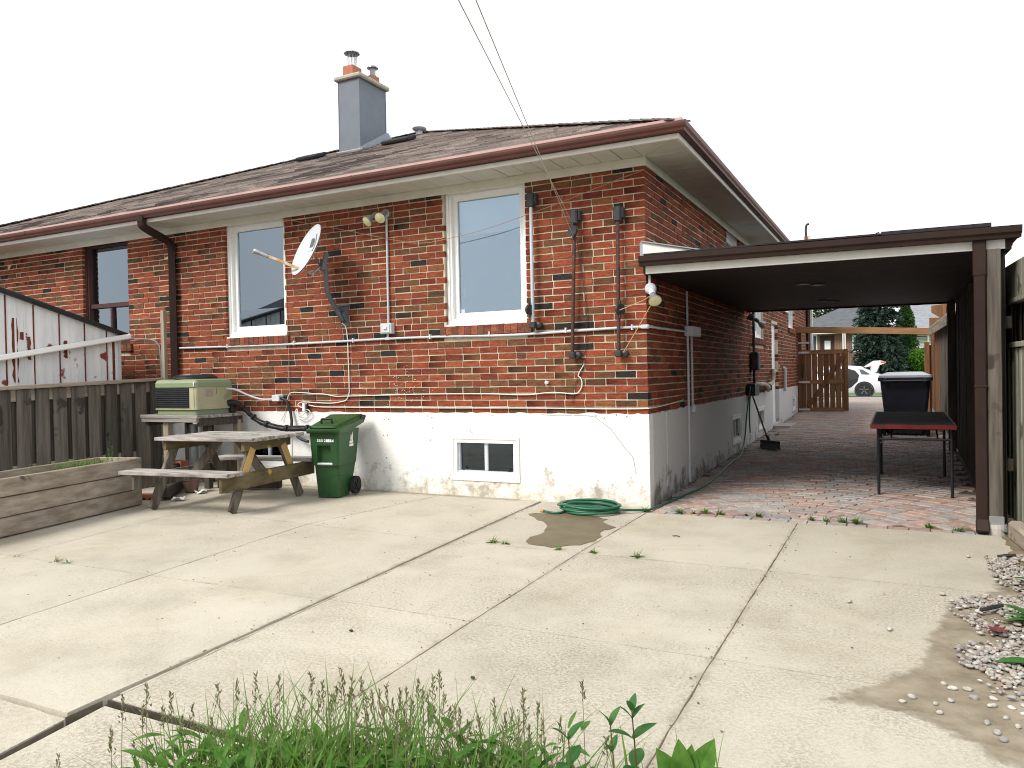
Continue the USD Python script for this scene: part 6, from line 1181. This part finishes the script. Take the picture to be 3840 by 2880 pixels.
# gravel
gg = np.random.default_rng(77); peb = []; tn = []; cols = [(.62,.58,.50),(.52,.50,.47),(.70,.67,.60),(.42,.40,.38),(.60,.52,.44),(.50,.40,.36)]
def pebble(x, y, r, z=.004, gq=gg):
    m = trimesh.creation.icosphere(1, 1.0); v = m.vertices*(1+.6*(meshkit.noise(m.vertices*1.3+gq.random(3)*50)-.5)[:, None]); a = gq.random()*6.28; c_, s_ = math.cos(a), math.sin(a)
    v = v*A([r*(1+.35*gq.random()), r*(.7+.25*gq.random()), r*(.5+.2*gq.random())]); v = v@A([[c_,-s_,0],[s_,c_,0],[0,0,1]]); v += A([x, y, z+r*.45]); return trimesh.Trimesh(v, m.faces, process=False)
zone = [Polygon([(2.53,-.98),(2.70,-.9),(2.95,-1.9),(2.62,-1.85),(2.49,-1.55)]), Polygon([(2.23,-2.2),(2.35,-2.05),(2.6,-1.9),(3.0,-1.9),(3.1,-3.3),(2.62,-2.75),(2.35,-2.62),(2.30,-2.42)]), Polygon([(2.22,-2.85),(2.45,-2.72),(3.0,-3.0),(3.0,-3.8),(2.6,-3.6),(2.3,-3.28)])]
for zi, (zp, nn) in enumerate(zip(zone, (900, 2300, 2100))):
    k = 0; x0, y0_, x1, y1 = zp.bounds
    while k < nn:
        x, y = x0+gg.random()*(x1-x0), y0_+gg.random()*(y1-y0_)
        if not zp.buffer(-.03 if gg.random() < .5 else .03).contains(Point(x, y)): continue
        if meshkit.noise(A([x*7, y*7, 1.])) < .25 and gg.random() < .8: continue
        if x > 2.742+.093*(-y-.3)-.06 and y > -2.35: k += 1; continue
        r = .0055+.0085*gg.random()**1.5; peb.append(pebble(x, y, r, .006+.010*gg.random())); tn.append(np.tile(A(cols[gg.integers(6)])*(.8+.3*gg.random()), (42, 1))); k += 1
part('/World', 'pebbles', cat_(peb), M['pebble'], True, kind='stuff', tint=np.vstack(tn), label='pale rounded pebbles scattered along the right edge of the patio', cat='gravel')
sing = [(1.964,-2.719),(2.155,-3.317),(2.182,-3.357),(2.234,-3.343),(2.248,-3.42),(2.011,-3.56),(2.043,-3.505),(2.17,-3.48),(2.12,-3.531),(2.128,-3.608),(2.333,-3.559),(2.27,-3.631),(2.294,-3.696),(2.305,-3.749),(1.769,-2.334),(2.39,-3.50),(2.36,-3.62),(2.42,-3.70),(2.40,-3.42),(2.31,-3.40),(2.36,-3.46),(2.30,-3.47),(2.21,-2.0),(2.4,-1.02)]
for x, y in sing:
    part('/World', 'stray_pebble', pebble(x, y, .011+.005*gg.random(), .004), M['pebble'], True, tint=A(cols[gg.integers(3)])*(.9+.25*gg.random()), label='pale pebble lying loose on the concrete right of the joint', cat='pebble', group='stray pebbles on the right of the patio')
for x, y, z, dx, dy, lb in ((2.61,-1.0,.03,.10,.03,'dark stick among the pebbles near the timber end'), (2.41,-2.28,.04,.10,.09,'dark stick lying on the larger pebble patch')):
    part('/World', 'dark_stick', tube([(x-dx/2,y-dy/2,z-.006),(x,y,z),(x+dx/2,y+dy/2,z+.004)], [.008,.011,.009], 6), M['dark_iron'], label=lb, cat='stick')
part('/World', 'leaf_litter', xf(leaf((0,0,.006), (1,0,.1), .045, .012), 40, (.115,-1.80,.004)), M['rust'], label='curled brown leaf at the joint beside the wet patch', cat='leaf')
for x, y, lb in ((-.368,-3.757,'grey bit of debris on the middle of the patio'), (.458,-4.012,'dark bit of debris near the front of the patio')):
    part('/World', 'debris', pebble(x, y, .010, .003), M['dark_iron'], True, label=lb, cat='debris')
part('/World', 'twig', tube([(.50,-1.10,.008),(.53,-1.095,.010),(.555,-1.10,.007)], .004, 5), M['bark'], label='small twig on the slab in front of the pavers', cat='twig')
gt_ = []; gg = np.random.default_rng(901)
for k in range(700):                                     # grit and leaf crumbs, thicker along the joints
    if k % 2: y = -.3-4.4*gg.random(); x = gg.choice([.05, 1.29, xc(y), -2.3])+gg.normal()*.03
    else: x, y = -3.6+6*gg.random(), -.3-4.4*gg.random()
    if x > 2.1: continue
    r = .0016+.003*gg.random()**3; gt_.append(ico((x, y, .004+r*.3), r, 0, (1+gg.random(), 1, .6), .5))
part(patio, 'grit', cat_(gt_), M['bark'], kind='stuff')
